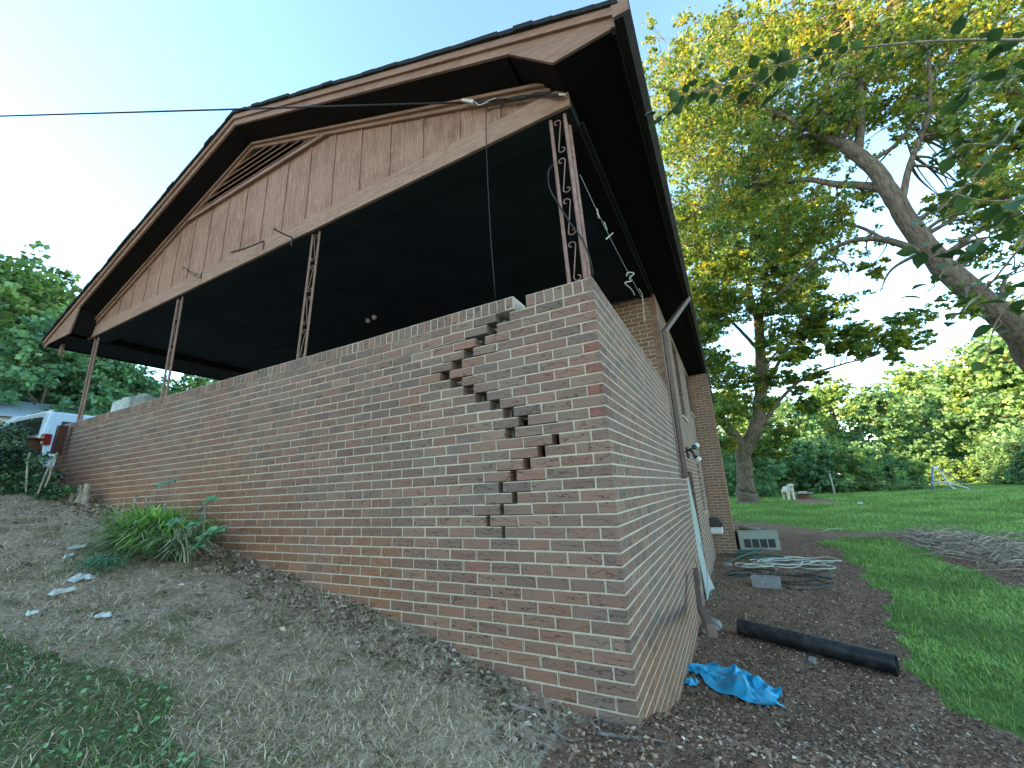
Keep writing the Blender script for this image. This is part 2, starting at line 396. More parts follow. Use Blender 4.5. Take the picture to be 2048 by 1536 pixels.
gx = grid(-160, -9.5, 4.5, 160, .05, 70); gy = grid(-60, -3.4, 11, 260, .05, 80)
X, Y = np.meshgrid(gx, gy); Z = H(X, Y)
Z += .012*rng.standard_normal(Z.shape)*(np.abs(X) < 12)*(Y < 12)*((X > 0.05) | (Y < -.05))*(Z > -9)*.5
nx, ny = len(gx), len(gy); idx = np.arange(nx*ny).reshape(ny, nx)
F = np.stack([idx[:-1, :-1], idx[:-1, 1:], idx[1:, 1:], idx[1:, :-1]], -1).reshape(-1, 4)
mu_, la_, we_ = zones(X.ravel(), Y.ravel())
zc = np.stack([mu_, la_, we_, np.ones_like(mu_)], -1).astype(float)
Zb = zc.reshape(ny, nx, 4)
for _ in range(2):
    Zb[1:-1, 1:-1] = (Zb[1:-1, 1:-1]*2+Zb[:-2, 1:-1]+Zb[2:, 1:-1]+Zb[1:-1, :-2]+Zb[1:-1, 2:])/6
Zb[..., 3] = 1
g_ = np_obj('ground', np.stack([X.ravel(), Y.ravel(), Z.ravel()], -1), F, MT['ground'], None, {'zone': ('FLOAT_COLOR', Zb.reshape(-1, 4))}, True)
tag(g_, kind='structure')

# ------------------------------------------------------------------ ground cover
def blades(name, P, L, W, lean, c, label, cat=None, curl=.5, kind='stuff', parent=None):
    """one mesh of bent blades: P base points, L length, W width, lean 0 upright..1 flat, c colours"""
    n = len(P); a = rng.uniform(0, 2*np.pi, n); d = np.stack([np.cos(a), np.sin(a), np.zeros(n)], -1)
    s = np.stack([-np.sin(a), np.cos(a), np.zeros(n)], -1)*(W/2)[:, None]
    th = lean*np.pi/2; up = np.array([0, 0, 1.])
    d1 = d*np.sin(th)[:, None]+up*np.cos(th)[:, None]
    th2 = np.minimum(th+curl*rng.uniform(.2, 1, n), 1.75); d2 = d*np.sin(th2)[:, None]+up*np.cos(th2)[:, None]
    d2 = d2+s/(W/2)[:, None]*rng.normal(0, .35, n)[:, None]
    m = P+d1*(L*.5)[:, None]; t = m+d2*(L*.5)[:, None]
    V = np.stack([P-s, P+s, m+s*.8, m-s*.8, t], 1).reshape(-1, 3)
    b = np.arange(n)[:, None]*5
    T = np.concatenate([b+np.array([[0, 1, 2]]), b+np.array([[0, 2, 3]]), b+np.array([[3, 2, 4]])], 0)
    C4 = np.concatenate([np.repeat(c, 5, 0), np.ones((n*5, 1))], 1)
    o = np_obj(name, V, T, MT['blade'], parent, {'Col': ('FLOAT_COLOR', C4)})
    if kind: tag(o, label, cat, kind=kind)
    return o
def scatter(n, x0, x1, y0, y1, cond, power=0):
    x = rng.uniform(x0, x1, n); y = rng.uniform(y0, y1, n); k = cond(x, y)
    if power:
        dd = np.hypot(x-CAM[0], y-CAM[1]); k &= rng.uniform(0, 1, n) < np.minimum(1, (1.6/dd)**power)
    x, y = x[k], y[k]; return np.stack([x, y, H(x, y)], -1)
def pal(n, cols, jit=.25, wts=None):
    c = np.array(cols)[rng.choice(len(cols), n, p=wts)]; return c*(1+rng.uniform(-jit, jit, (n, 1)))
def lownoise(x, y, s=1.0):
    return .5+.25*(np.sin(x*2.3*s+1.7*np.sin(y*1.9*s))+np.sin(y*3.1*s+1.3*np.sin(x*2.7*s+1)))
notlawn = lambda x, y: ~(zones(x, y)[1])
def dryc(x, y):
    m, l, w2 = zones(x, y); return ~m & ~l & (~w2 | (rng.uniform(0, 1, x.shape) < .3)) & ((y < -.02)) & (rng.uniform(0,1,x.shape) < .25+.9*lownoise(x, y))
P = scatter(520000, -8.5, .35, -3.2, -.02, dryc, 1.1)
n = len(P)
straw = [(.68, .55, .38), (.48, .36, .23), (.88, .76, .56), (.20, .13, .08), (.48, .39, .20)]
blades('dry_grass', P+np.array([0, 0, .002]), rng.uniform(.012, .075, n), rng.uniform(.0014, .0040, n), rng.uniform(.45, 1.0, n), pal(n, straw, .3, [.3, .27, .13, .15, .15]), 'matted dry grey straw over the slope below the cracked wall', 'dry grass', .7)
# moss tufts
P = scatter(160000, -8.5, .3, -3.2, -.02, lambda x, y: dryc(x, y) & (lownoise(x+3, y-1, 1.7) > .62), 1.2); n = len(P)
blades('moss', P, rng.uniform(.006, .018, n), rng.uniform(.0018, .004, n), rng.uniform(.1, .9, n), pal(n, [(.14, .16, .035), (.19, .19, .05), (.10, .115, .03)], .3), 'olive moss patches in the dead grass', 'moss', .4)
# weeds
wz = lambda x, y: zones(x, y)[2] & (rng.uniform(0, 1, x.shape) < .3+.8*lownoise(x, y, 2))
wz2 = lambda x, y: (zones(x, y)[2] | (zones(x+.45*rng.standard_normal(x.shape), y-.1+.3*rng.standard_normal(x.shape))[2] & (rng.uniform(0, 1, x.shape) < .6))) & (rng.uniform(0, 1, x.shape) < .3+.8*lownoise(x, y, 2)) & (y < -.1)
P = scatter(420000, -6, 0, -3.2, -.3, wz2, .8); n = len(P)
blades('green_grass', P, rng.uniform(.015, .06, n), rng.uniform(.0014, .0032, n), rng.uniform(.3, .98, n), pal(n, [(.12, .24, .075), (.17, .31, .10), (.09, .17, .06), (.32, .31, .16)], .3), 'green grass growing at the lower left of the slope', 'grass', .8)

def leafmesh(name, C, N, S, c, mat, shape='oval', parent=None, asp=.5, Dir=None):
    """many folded leaves: centres C, normals N, lengths S"""
    n = len(C); N = N/np.linalg.norm(N, axis=1, keepdims=True)
    t = rng.standard_normal((n, 3)) if Dir is None else Dir+0
    t -= N*(t*N).sum(1, keepdims=True); t /= np.linalg.norm(t, axis=1, keepdims=True)+1e-9
    b = np.cross(N, t); S = S[:, None]
    if shape == 'quad':
        pr = [(-.5, 0, 0), (0, .5, .12), (.5, 0, -.08), (0, -.5, .12)]; fs = [(0, 1, 2, 3)]
    elif shape == 'oval':
        pr = [(0, 0, 0), (.3, .42, .1), (.72, .36, .05), (1, 0, -.12), (.72, -.36, .05), (.3, -.42, .1), (.5, 0, -.02)]
        fs = [(0, 1, 6), (1, 2, 6), (2, 3, 6), (3, 4, 6), (4, 5, 6), (5, 0, 6)]
    elif shape == 'ovate':
        pr = [(0, 0, 0), (.12, .22, .05), (.3, .40, .09), (.5, .42, .09), (.68, .32, .06), (.85, .15, -.01), (1.02, 0, -.12), (.85, -.15, -.01), (.68, -.32, .06), (.5, -.42, .09), (.3, -.40, .09), (.12, -.22, .05), (.3, 0, 0), (.62, 0, -.02)]
        fs = [(0, 1, 12), (1, 2, 12), (2, 3, 12), (3, 13, 12), (3, 4, 13), (4, 5, 13), (5, 6, 13), (6, 7, 13), (7, 8, 13), (8, 9, 13), (9, 12, 13), (9, 10, 12), (10, 11, 12), (11, 0, 12)]
    elif shape == 'maple':
        pr = [(-.5, 0, 0), (-.1, .55, .08), (.05, .22, .05), (.5, 0, -.1), (.05, -.22, .05), (-.1, -.55, .08)]
        fs = [(0, 1, 2), (0, 2, 3), (0, 3, 4), (0, 4, 5)]
    k = len(pr); V = np.empty((n, k, 3))
    for i, (p, q, r_) in enumerate(pr):
        V[:, i] = C+t*S*p+b*S*q*asp*2*(1 if shape != 'oval' else 1)+N*S*r_
    T = np.concatenate([np.arange(n)[:, None]*k+np.array([f]) for f in fs], 0)
    C4 = np.concatenate([np.repeat(c, k, 0), np.ones((n*k, 1))], 1)
    return np_obj(name, V.reshape(-1, 3), T, mat, parent, {'Col': ('FLOAT_COLOR', C4)})
P = scatter(26000, -6, 0, -3.2, -.3, wz, .8); n = len(P)
N_ = np.array([0, 0, 1.])+rng.normal(0, .35, (n, 3)); P[:, 2] += rng.uniform(.012, .05, n)
o = leafmesh('clover', P, N_, rng.uniform(.008, .020, n), pal(n, [(.13, .28, .11), (.18, .35, .14), (.10, .21, .09)], .3), MT['bleaf'], 'oval', asp=.62)
tag(o, 'low round-leaved weeds covering the lower left corner of the slope', 'weeds', kind='stuff')

# mulch and leaf litter
def mz(x, y):
    m = zones(x, y)[0]; return m & ((x > .0) | (y < 0)) & (x < 9)
def chips(P, smin, smax, cols, wts, name, label, cat, flat=.35, asp=.3):
    n = len(P); N_ = np.array([0, 0, 1.])+rng.normal(0, flat, (n, 3)); P = P+np.array([0, 0, .006])
    o = leafmesh(name, P, N_, rng.uniform(smin, smax, n), pal(n, cols, .3, wts), MT['chip'], 'quad', asp=asp); tag(o, label, cat, kind='stuff')
P = scatter(420000, -.3, 8, -1.6, 12, mz, .75)
P[:, 2] += rng.uniform(0, .012, len(P))
chips(P, .008, .036, [(.14, .088, .058), (.30, .19, .125), (.44, .31, .22), (.58, .46, .34), (.75, .68, .56), (.34, .16, .085)], [.36, .32, .18, .055, .005, .08], 'leaf_litter', 'brown bark mulch and dead leaves along the side wall', 'leaf litter', .4, .28)
P = scatter(90000, -.3, 8, -1.6, 12, mz, .8); n = len(P)
blades('twigs_litter', P+np.array([0, 0, .008]), rng.uniform(.03, .12, n), rng.uniform(.001, .0028, n), rng.uniform(.9, 1.0, n), pal(n, [(.22, .18, .15), (.36, .31, .26), (.10, .075, .06)], .3), 'thin dry twigs scattered through the mulch', 'twigs', .25)
P = scatter(40000, -8.4, .2, -3.2, -.02, lambda x, y: ~zones(x, y)[0] & ((y > -.30-.18*lownoise(x, y, 3)) | (rng.uniform(0, 1, x.shape) < .05)), 0)
chips(P, .012, .05, [(.19, .12, .08), (.34, .24, .17), (.52, .43, .33), (.11, .07, .05)], [.35, .3, .12, .23], 'dead_leaves', 'curled dead leaves gathered along the foot of the wall', 'dead leaves', .5, .3)

# lawn grass
lz = lambda x, y: zones(x, y)[1]
P = np.concatenate([scatter(330000, 0, 9, 1, 12, lz, .45), scatter(230000, -2, 24, 9, 30, lz, .0)]); n = len(P)
dd = np.hypot(P[:, 0]-CAM[0], P[:, 1]-CAM[1])
cl = pal(n, [(.23, .39, .085), (.30, .46, .10), (.17, .30, .07), (.38, .48, .15), (.22, .38, .12)], .25)
tl = np.clip(lownoise(P[:, 0], P[:, 1], .8), 0, 1)[:, None]; cl = cl*(.75+.5*tl)
blades('lawn_grass', P, rng.uniform(.03, .07, n)*(1+dd*.05), rng.uniform(.002, .004, n)*(1+dd*.22), rng.uniform(.15, .75, n), cl, 'bright green mown lawn to the right of the house', 'lawn grass', .6)

# ------------------------------------------------------------------ house
house = empty('brick_house', (0, 0, 0), 'brown brick house with an open gabled porch and a stepped crack splitting its wall', 'house')
PZ, J = .0677, .0095                      # course height, joint
ZT = 2.448; ZC = ZT-.0935                 # top of cap, bottom of the rowlock course
BCOL = [(.268,.152,.110),(.228,.138,.106),(.285,.146,.106),(.200,.130,.108),(.275,.170,.125),(.252,.134,.100),(.240,.158,.122),(.222,.132,.104)]
class Bricks:
    def __init__(s): s.V = []; s.F = []; s.MI = []; s.C = []; s.B = []; s.n = 0
    def brick(s, org, ud, nd, u0, u1, z0, z1, c, dep=.092, disp=None, jit=1.0, mort=True, ea=None, eb=None, deep=0, trim=''):
        # org Vector, ud along the wall, nd outward normal
        j = J/2; ch = .0028 if nd.x < .5 else .0012
        off = random.uniform(-.0016, .0016)*jit*(1 if nd.x < .5 else .25)
        jj = lambda a: a+random.uniform(-.0008, .0008)*jit
        seed = random.random()
        def P(u, n_, z):
            q = org+ud*u+nd*n_+Vector((0, 0, z))
            if disp: q = q+disp(u, z)
            return q
        ja = j if ea is None else ea; jb_ = j if eb is None else eb
        A = [(u0+ja+ch, z0+j+ch), (u1-jb_-ch, z0+j+ch), (u1-jb_-ch, z1-j-ch), (u0+ja+ch, z1-j-ch)]
        Bq = [(u0+ja, z0+j), (u1-jb_, z0+j), (u1-jb_, z1-j), (u0+ja, z1-j)]
        vs = [P(jj(a), off, jj(b)) for a, b in A]+[P(jj(a), off-ch, jj(b)) for a, b in Bq]+[P(a, -dep, b) for a, b in Bq]
        fs = [(0,1,2,3)]+[(i, (i+1) % 4+0, (i+1) % 4+4, i+4)[::-1] for i in range(4)]+[(i+4, (i+1) % 4+4, (i+1) % 4+8, i+8)[::-1] for i in range(4)]
        k = s.n; s.V += vs; s.F += [tuple(a+k for a in f) for f in fs]; s.MI += [0]*9; s.n += 12
        uv = [(a-u0, b-z0, seed) for a, b in A+Bq+Bq]; s.B += uv
        s.C += [c]*12
        if mort:
            md = random.uniform(.0035, .0055)+deep if nd.x < .5 else random.uniform(.0009, .0014)
            m0 = u0+(.007 if ea == 0 else j+.002 if 'L' in trim else 0); m1 = u1-(.007 if eb == 0 else j+.002 if 'R' in trim else 0); n0_ = z0+(j+.002 if 'B' in trim else 0); n1_ = z1-(j+.002 if 'T' in trim else 0)
            e = [(m0, n0_), (m1, n0_), (m1, n1_), (m0, n1_)]
            vs = [P(a, -md, b) for a, b in e]+[P(a, -dep, b) for a, b in e]; k = s.n
            s.V += vs; s.F += [tuple(a+k for a in f) for f in [(0,1,2,3),(1,0,4,5),(2,1,5,6),(3,2,6,7),(0,3,7,4)]]; s.MI += [1]*5; s.n += 8
            s.B += [(0, 0, 0)]*8; s.C += [(.5, .5, .5, 1)]*8
    def build(s, name, parent):
        me = bpy.data.meshes.new(name); me.from_pydata([tuple(v) for v in s.V], [], s.F)
        me.materials.append(MT['brick']); me.materials.append(MT['mortar']); me.polygons.foreach_set('material_index', s.MI)
        a = me.attributes.new('Col', 'FLOAT_COLOR', 'POINT'); a.data.foreach_set('color', np.array([c if len(c) == 4 else (*c, 1) for c in s.C], np.float32).ravel())
        a = me.attributes.new('bl', 'FLOAT_VECTOR', 'POINT'); a.data.foreach_set('vector', np.array(s.B, np.float32).ravel())
        me.update(); o = bpy.data.objects.new(name, me); col.objects.link(o); o.parent = parent; return o
def bcol(x=None, z=None, orange_mix=0, lite=1.0):
    c = np.array(random.choice(BCOL))*random.uniform(.88, 1.14)*lite*1.12
    if orange_mix > 0: c = c*(1-orange_mix)+np.array((.40, .165, .075))*random.uniform(.75, 1.1)*orange_mix  # blends the brick colour towards orange
    return tuple(c)

# crack: (left px, right px, y px) samples down the wall
CR = [(1041,1064,601),(1039.6,1062.5,620),(1013,1038,643),(989,1005,666),(963.5,978,692),(940,956,720),(915,931,746),(936,955,760),(964,982,776),(992,1012,790),(1024,1041,808),
      (1054,1073,829),(1057,1073,848),(1059,1074,871),(1094,1105,890),(1063,1074,915),(1032.5,1042,941),(1030,1037,966),(1036,1044,987),(1004.5,1011,1015),(1004.5,1010.5,1041),
      (1004.5,1009,1061),(979,983,1086),(948,952,1109),(921,925,1131),(893.7,896.5,1154),(868,870.5,1175),(864.5,866.5,1197),(869.7,871.5,1220),(984,986,1235),(1017,1019.5,1265),
      (1050,1055,1294),(1083,1087,1329),(1122,1126.5,1359),(1164,1167,1396),(1169,1172,1425)]
crack = {}
for l, r, y in CR:
    a = on(l, y, y=0); b = on(r, y, y=0); i = int(math.floor((ZC-a.z)/PZ)) if a.z < ZC else -1
    crack.setdefault(i, (a.x, max(.003, (b.x-a.x)*(1.08 if r-l > 7.6 else .85 if r-l > 4.2 and y < 1120 else .35))))
last = None
for i in range(-1, 36):
    if i in crack: last = crack[i]
    elif last: crack[i] = last
for i in (33, 34, 35): crack[i] = (-.18, .003)
def crack_at(i): return crack.get(i, (-.6, .003))
bands = {}
def joints(row, x0, x1, par):
    # joint positions for a course of the front wall, corner at x1
    js = [x1]; p = x1-(.2032 if par == 0 else .1016)
    while p > x0+.03: js.append(p); p -= .2032
    return [x0]+js[::-1]
fw = Bricks(); O = Vector((0, 0, 0)); UX = Vector((1, 0, 0)); NF = Vector((0, -1, 0)); UY = Vector((0, 1, 0)); NR = Vector((1, 0, 0))
XL = -8.53
nrow = 36
def front_row(i):
    z1 = ZC-i*PZ; z0 = z1-PZ; par = i % 2
    js = joints(i, XL, 0 if par == 0 else 0, par)
    cx, cw = crack_at(i)
    k = min(range(1, len(js)-1), key=lambda q: abs(js[q]-(cx-cw*.3)))
    xk = js[k]; big = cw > .012
    for q in range(len(js)-1):
        u0, u1 = js[q], js[q+1]
        left = u1 <= xk+1e-6
        def disp(u, z, left=left, i=i, cw=cw-(J if cw > .006 else 0)*0, xk=xk):
            d = Vector((0, 0, 0))
            if left:
                t = max(0, 1-(xk-u)/4.5); d.x = -cw*t
                if i <= 1:                       # the top courses lifted over an opened bed joint
                    tt = max(0, min(1, (u+2.1)/1.2)); d.z = .016*tt
                if i < 20: d.y = -.008*max(0, 1-(xk-u)/1.2)*(1-i/20)
            return d
        gx_ = (u0+u1)/2; cl_ = 0
        h = z0-float(Hb(gx_, -.05))
        if gx_ < -.3: cl_ = .95*float(sm(1-h/(1.0+.25*math.sin(gx_*1.3+1)+.1*random.random()))) * (1 if gx_ < -1.6 else .45)  # bricks turn more orange towards the ground
        c = bcol(orange_mix=cl_, lite=1.0 if gx_ < -1.5 else 1.06)
        if q == len(js)-2 and par == 1 and i in (5, 7, 9, 11): c = (.32, .115, .085)
        nearc = big and (abs(u1-xk) < .01 or abs(u0-xk) < .01)
        tr = ''
        if big:
            if abs(u1-xk) < .01: tr += 'R'
            if abs(u0-xk) < .01: tr += 'L'
            for di, ch_ in ((1, 'B'),):
                xo, wo = crack_at(i+di)
                lo_, hi_ = min(xk, xo)-.02, max(xk, xo)+.02
                if wo > .012 and u1 > lo_ and u0 < hi_ and abs((u0+u1)/2-(lo_+hi_)/2) < .14: tr += ch_
        yo = random.uniform(-.006, .004) if nearc else 0
        org = O+Vector((0, yo, 0))
        if u1 > -1e-6 and par == 1:
            # header of the side wall's stretcher at the corner
            fw.brick(org, UX, NF, u0, u1, z0, z1, c, .194-.0095, disp, eb=0)
        else: fw.brick(org, UX, NF, u0, u1, z0, z1, c, .092, disp, jit=2 if nearc else 1, eb=0 if u1 > -1e-6 else None, trim=tr)
for i in range(nrow):
    z1 = ZC-i*PZ
    if z1 < -.12: break
    front_row(i)
# rowlock cap
cx, cw = crack_at(-1)
u = -.194; caps = []
p = 0.0
while p > XL+.03:
    p -= .0672
    left = p < cx+.01
    if not left or True:
        def disp(u_, z, left=left):
            if not left: return Vector((0, 0, 0))
            return Vector((-cw*max(0, 1-(cx-u_)/4.5), -.008, .016*max(0, min(1, (u_+2.1)/1.2))))
        fw.brick(O, UX, NF, p, p+.0672, ZC, ZT, bcol(lite=1.02), .2, disp, jit=1.6, eb=0 if p > -.07 else None)
fw.build('cracked_front_wall', house)
# inner wythe behind the front wall, seen as darkness through the crack; broken at the crack too
mb = MB()
for i in range(-1, 35):
    z1 = ZC-i*PZ; z0 = z1-PZ; cx, cw = crack_at(i)
    if i == -1: continue
    if cw > .002:
        mb.box((XL+.002, .096, z0+.0005), (cx-.16, .198, z1-.0005)); mb.box((min(cx+.14, -.12), .096, z0+.0005), (-.1, .198, z1-.0005))
    else: mb.box((XL+.002, .096, z0+.0005), (-.1, .198, z1-.0005))
mb.build('inner_wall', MT['block'], house)
# side wall of the porch
sw = Bricks(); SL = 3.6
for i in range(46):
    z1 = ZC-i*PZ; z0 = z1-PZ; par = i % 2
    if z1 < -.75: break
    # par 0: front stretcher shows its header; side starts with that header
    js = [0.0, .1016] if par == 0 else [0.0]
    pth = .1016+.2032 if par == 0 else .2032
    while pth < SL-.05: js.append(pth); pth += .2032
    js.append(SL)
    for q in range(len(js)-1):
        yo = -.007 if i < 12 else 0
        disp = None
        if q == 0 and z0 > -.15: continue      # corner brick belongs to the front wall's mesh
        h = z0-float(Hb(.05, (js[q]+js[q+1])/2)); cl_ = .55*float(sm(1-h/.75))
        sw.brick(O, UY, NR, js[q], js[q+1], z0, z1, bcol(orange_mix=cl_, lite=1.0), .092, disp)
    if z0 > -.15:
        # end faces of the corner bricks
        u1 = js[1]
        h = z0-float(Hb(.05, .05)); c = bcol(orange_mix=.3*float(sm(1-h/.6)))
        if par == 1 and i in (5, 7, 9, 11): c = (.22, .11, .09)
        sw.brick(O+Vector((.0006, 0, 0)), UY, NR, 0, u1, z0, z1, c, .03, None, .6, ea=0)
p = .2
while p < SL-.01:
    sw.brick(O, UY, NR, p, min(p+.0672, SL), ZC, ZT, bcol(lite=1.0), .2, None, 1.6); p += .0672
sw.brick(O+Vector((.0006, 0, 0)), UY, NR, 0, .2, ZC, ZT, bcol(), .03, None, .6, ea=0)
sw.build('porch_side_wall', house)
MB().box((-.198, .2, -.9), (-.096, SL, ZC)).build('inner_side_wall', MT['block'], house)

# house long side wall with openings (y0,y1,z0,z1)
YF, YB, ZTOP = 3.6, 14.0, 3.9
OPEN = [(4.42, 5.55, -1.2, 1.28), (5.35, 6.25, 2.30, 3.72), (7.85, 8.75, 2.72, 3.72), (7.15, 7.65, .55, 1.55)]
hw = Bricks()
def row_wall(bw, org, ud, nd, L, z_lo, z_hi, opens=(), cols=None, u_start=0, lite=1.0, dep=.092):
    i = 0; z1 = z_hi
    while z1 > z_lo:
        z0 = z1-PZ; par = i % 2; us = [u_start]; q = u_start+(.2032 if par == 0 else .1016)
        while q < L-.04: us.append(q); q += .2032
        us.append(L)
        for a, b in zip(us[:-1], us[1:]):
            segs = [(a, b)]
            for (o0, o1, q0, q1) in opens:
                if z0 < q1-.02 and z1 > q0+.02:
                    ns = []
                    for (s0, s1) in segs:
                        if s1 <= o0 or s0 >= o1: ns.append((s0, s1))
                        else:
                            if s0 < o0-.02: ns.append((s0, o0))
                            if s1 > o1+.02: ns.append((o1, s1))
                    segs = ns
            for s0, s1 in segs:
                edge = lambda v: abs(v-u_start) < 1e-4 or abs(v-L) < 1e-4 or any(abs(v-o[0]) < 1e-4 or abs(v-o[1]) < 1e-4 for o in opens)
                bw.brick(org, ud, nd, s0, s1, z0, z1, (cols or bcol)(), dep, ea=0 if edge(s0) else None, eb=0 if edge(s1) else None)
        z1 = z0; i += 1
row_wall(hw, Vector((0, 0, 0)), UY, NR, YB, -1.0, ZTOP, OPEN, lambda: bcol(lite=.98), YF)
hw.build('house_side_wall', house)
mb = MB()                                  # backing wall with the same openings
ys = sorted({YF+.1, YB, *[v for o in OPEN for v in o[:2]]})
for a, b in zip(ys[:-1], ys[1:]):
    zz = [(-1.2, ZTOP)]
    for o0, o1, q0, q1 in OPEN:
        if a >= o0-1e-6 and b <= o1+1e-6:
            zz = [s for (s0, s1) in zz for s in ((s0, min(s1, q0)), (max(s0, q1), s1)) if s[1]-s[0] > .01]
    for s0, s1 in zz: mb.box((-.26, a+.0005, s0), (-.096, b-.0005, s1))
mb.build('backing_wall', MT['block'], house)
# brick jambs (far reveals), sills, glass and the boarded door
for k, (o0, o1, q0, q1) in enumerate(OPEN):
    jb = Bricks()
    z = q0 if q0 > -1 else -1.0
    while z < q1-.01:
        jb.brick(Vector((-.10, o1, 0)), UX, NF, 0, .0935, z, min(z+PZ, q1), bcol(lite=.75), .02); z += PZ
    jb.build('brick_jamb', house)
for k, (o0, o1, q0, q1) in enumerate(OPEN[1:]):
    f = MB(); t = .045
    f.box((-.14, o0+.002, q0+.002), (-.098, o0+t, q1-.002)); f.box((-.14, o1-t, q0+.002), (-.098, o1-.022, q1-.002))
    f.box((-.14, o0+t, q0+.002), (-.098, o1-t, q0+t)); f.box((-.14, o0+t, q1-t), (-.098, o1-t, q1-.002)); f.box((-.135, (o0+o1)/2-.015, q0+t), (-.103, (o0+o1)/2+.015, q1-t))
    wn = f.build('window', MT['gutter'], house)
    MB().box((-.128, o0+t, q0+t), (-.118, o1-t, q1-t)).build('pane', MT['glass'], wn)
    MB().box((-.09, o0+.01, q0-.03), (.025, o1-.01, q0+.012), bev=.003).build('sill', MT['mortar'], wn)
# door: old pale plywood board set in the opening, curling out at its foot
o0, o1, q0, q1 = OPEN[0]
V = []; nu, nv = 10, 26
for a in range(nv+1):
    for b in range(nu+1):
        tz = a/nv; z = q1-.03-tz*1.9; yy = o0+.02+(b/nu)*(.98)
        x = -.06+.075*sm(tz)+.10*max(0, tz-.82)/.18*(b/nu)**2+.006*math.sin(yy*9+z*5)
        V.append((float(x), yy, z))
F = [(a*(nu+1)+b, a*(nu+1)+b+1, (a+1)*(nu+1)+b+1, (a+1)*(nu+1)+b) for a in range(nv) for b in range(nu)]
o = np_obj('door', V, F, MT['board'], house, smooth=True); md = o.modifiers.new('t', 'SOLIDIFY'); md.thickness = .012
o['label'] = 'pale boarded door panel curling at its foot'
MB().box((-.2, o0+.0, q1-.02), (-.105, o1, q1+.0), bev=.002).box((-.2, o1-.12, -1), (-.11, o1-.022, q1-.022)).build('door_frame', MT['darkwood'], house)
# house front wall behind the porch
pw = Bricks()
row_wall(pw, Vector((-8.4, YF, 0)), UX, NF, 8.4-.002, 1.6, ZTOP+.02, [(2.6, 3.6, 0, 3.75), (5.2, 6.6, 2.4, 3.5)], lambda: bcol(lite=1.05))
pw.build('porch_back_wall', house)
b_ = MB(); b_.box((-8.4, YF+.096, 1.3), (-.27, YF+.2, ZTOP)); b_.build('porch_backing', MT['block'], house)
MB().box((-5.77, YF+.03, 1.72), (-4.83, YF+.07, 3.73), bev=.004).build('porch_door', MT['darkwood'], house)
MB().box((-3.16, YF+.03, 2.42), (-1.84, YF+.06, 3.48)).build('porch_window', MT['glass'], house)
# remaining walls and porch floor
MB().box((-8.4, YF+.2, -1.0), (-8.2, YB, 3.9)).box((-8.4, YB, -1.0), (0.0, YB+.2, 3.9)).build('rear_walls', MT['block'], house)
MB().box((-8.5, .2, 1.62), (-.2, YF, 1.72)).build('porch_floor', MT['block'], house)
# chimney
ch = Bricks(); CY0, CY1, CX = 9.0, 10.5, .455
row_wall(ch, Vector((.003, CY0, 0)), UX, NF, CX-.003, -1.0, 3.86, (), lambda: bcol(orange_mix=.35, lite=1.25))
row_wall(ch, Vector((CX, CY0, 0)), UY, NR, CY1-CY0, -1.0, 3.86, (), lambda: bcol(orange_mix=.35, lite=1.25))
ch.build('chimney', house)
MB().box((.003, CY0+.093, -1), (CX-.093, CY1, 3.86)).build('chimney_core', MT['block'], house)

# roof --------------------------------------------------------------
AX, SL_ = -4.18, .374
YR0, YR1 = -.26, 14.3
def zr(x, top): return top-SL_*abs(x-AX)
XE0, XE1 = -9.25, .38
# shingle layer with a ragged lower edge: courses of slightly lifted strips
mb = MB()
for side, xe in ((-1, XE0-.03), (1, XE1+.03)):
    L = abs(xe-AX); nst = int(L/.14)
    for k in range(nst):
        a = k*L/nst; b = (k+1)*L/nst+.01
        xa, xb = AX+side*a, AX+side*b
        y0 = YR0-.045+random.uniform(-.008, .008)
        za, zb = 5.835-SL_*a, 5.835-SL_*b; t0 = .036+random.uniform(0, .004); t1 = t0+.004
        mb.prism([(xa, za), (xb, zb), (xb, zb+t1), (xa, za+t0)], 1, y0, YR1+.05)
roof = mb.build('roof', MT['shingle'], house)
mb = MB()
mb.prism([(XE0, zr(XE0, 5.80)), (AX, 5.80), (AX, 5.832), (XE0, zr(XE0, 5.832))], 1, YR0+.04, YR1).prism([(AX, 5.80), (XE1, zr(XE1, 5.80)), (XE1, zr(XE1, 5.832)), (AX, 5.832)], 1, YR0+.04, YR1)
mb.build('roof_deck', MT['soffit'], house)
# rake fascia in two lapped boards
def rake(mb, top, th, y0, y1, xa=XE0, xb=XE1):
    for s, xe in ((-1, xa), (1, xb)):
        mb.prism([(AX, top-th), (xe, zr(xe, top-th)), (xe, zr(xe, top)), (AX, top)], 1, y0, y1)
mb = MB(); rake(mb, 5.833, .066, YR0-.022, YR0+.02); mb.build('rake_trim', MT['trim'], house)
mb = MB(); rake(mb, 5.767, .076, YR0, YR0+.022); mb.build('rake_fascia', MT['trim'], house)
# boxed ends of the eaves (pork chop returns)
mb = MB()
mb.prism([(-.38, zr(-.38, 5.692)), (-.05, 3.965), (.355, 3.985), (.355, zr(.355, 5.692)+.003)], 1, YR0+.001, YR0+.02)
mb.build('eave_return', MT['trim'], house); mb = MB()
mb.prism([(-8.07, zr(-8.07, 5.692)), (-8.23, 3.835), (-9.24, 3.845), (-9.24, zr(-9.24, 5.692)+.003)], 1, YR0+.001, YR0+.02)
mb.build('eave_return', MT['trim'], house)
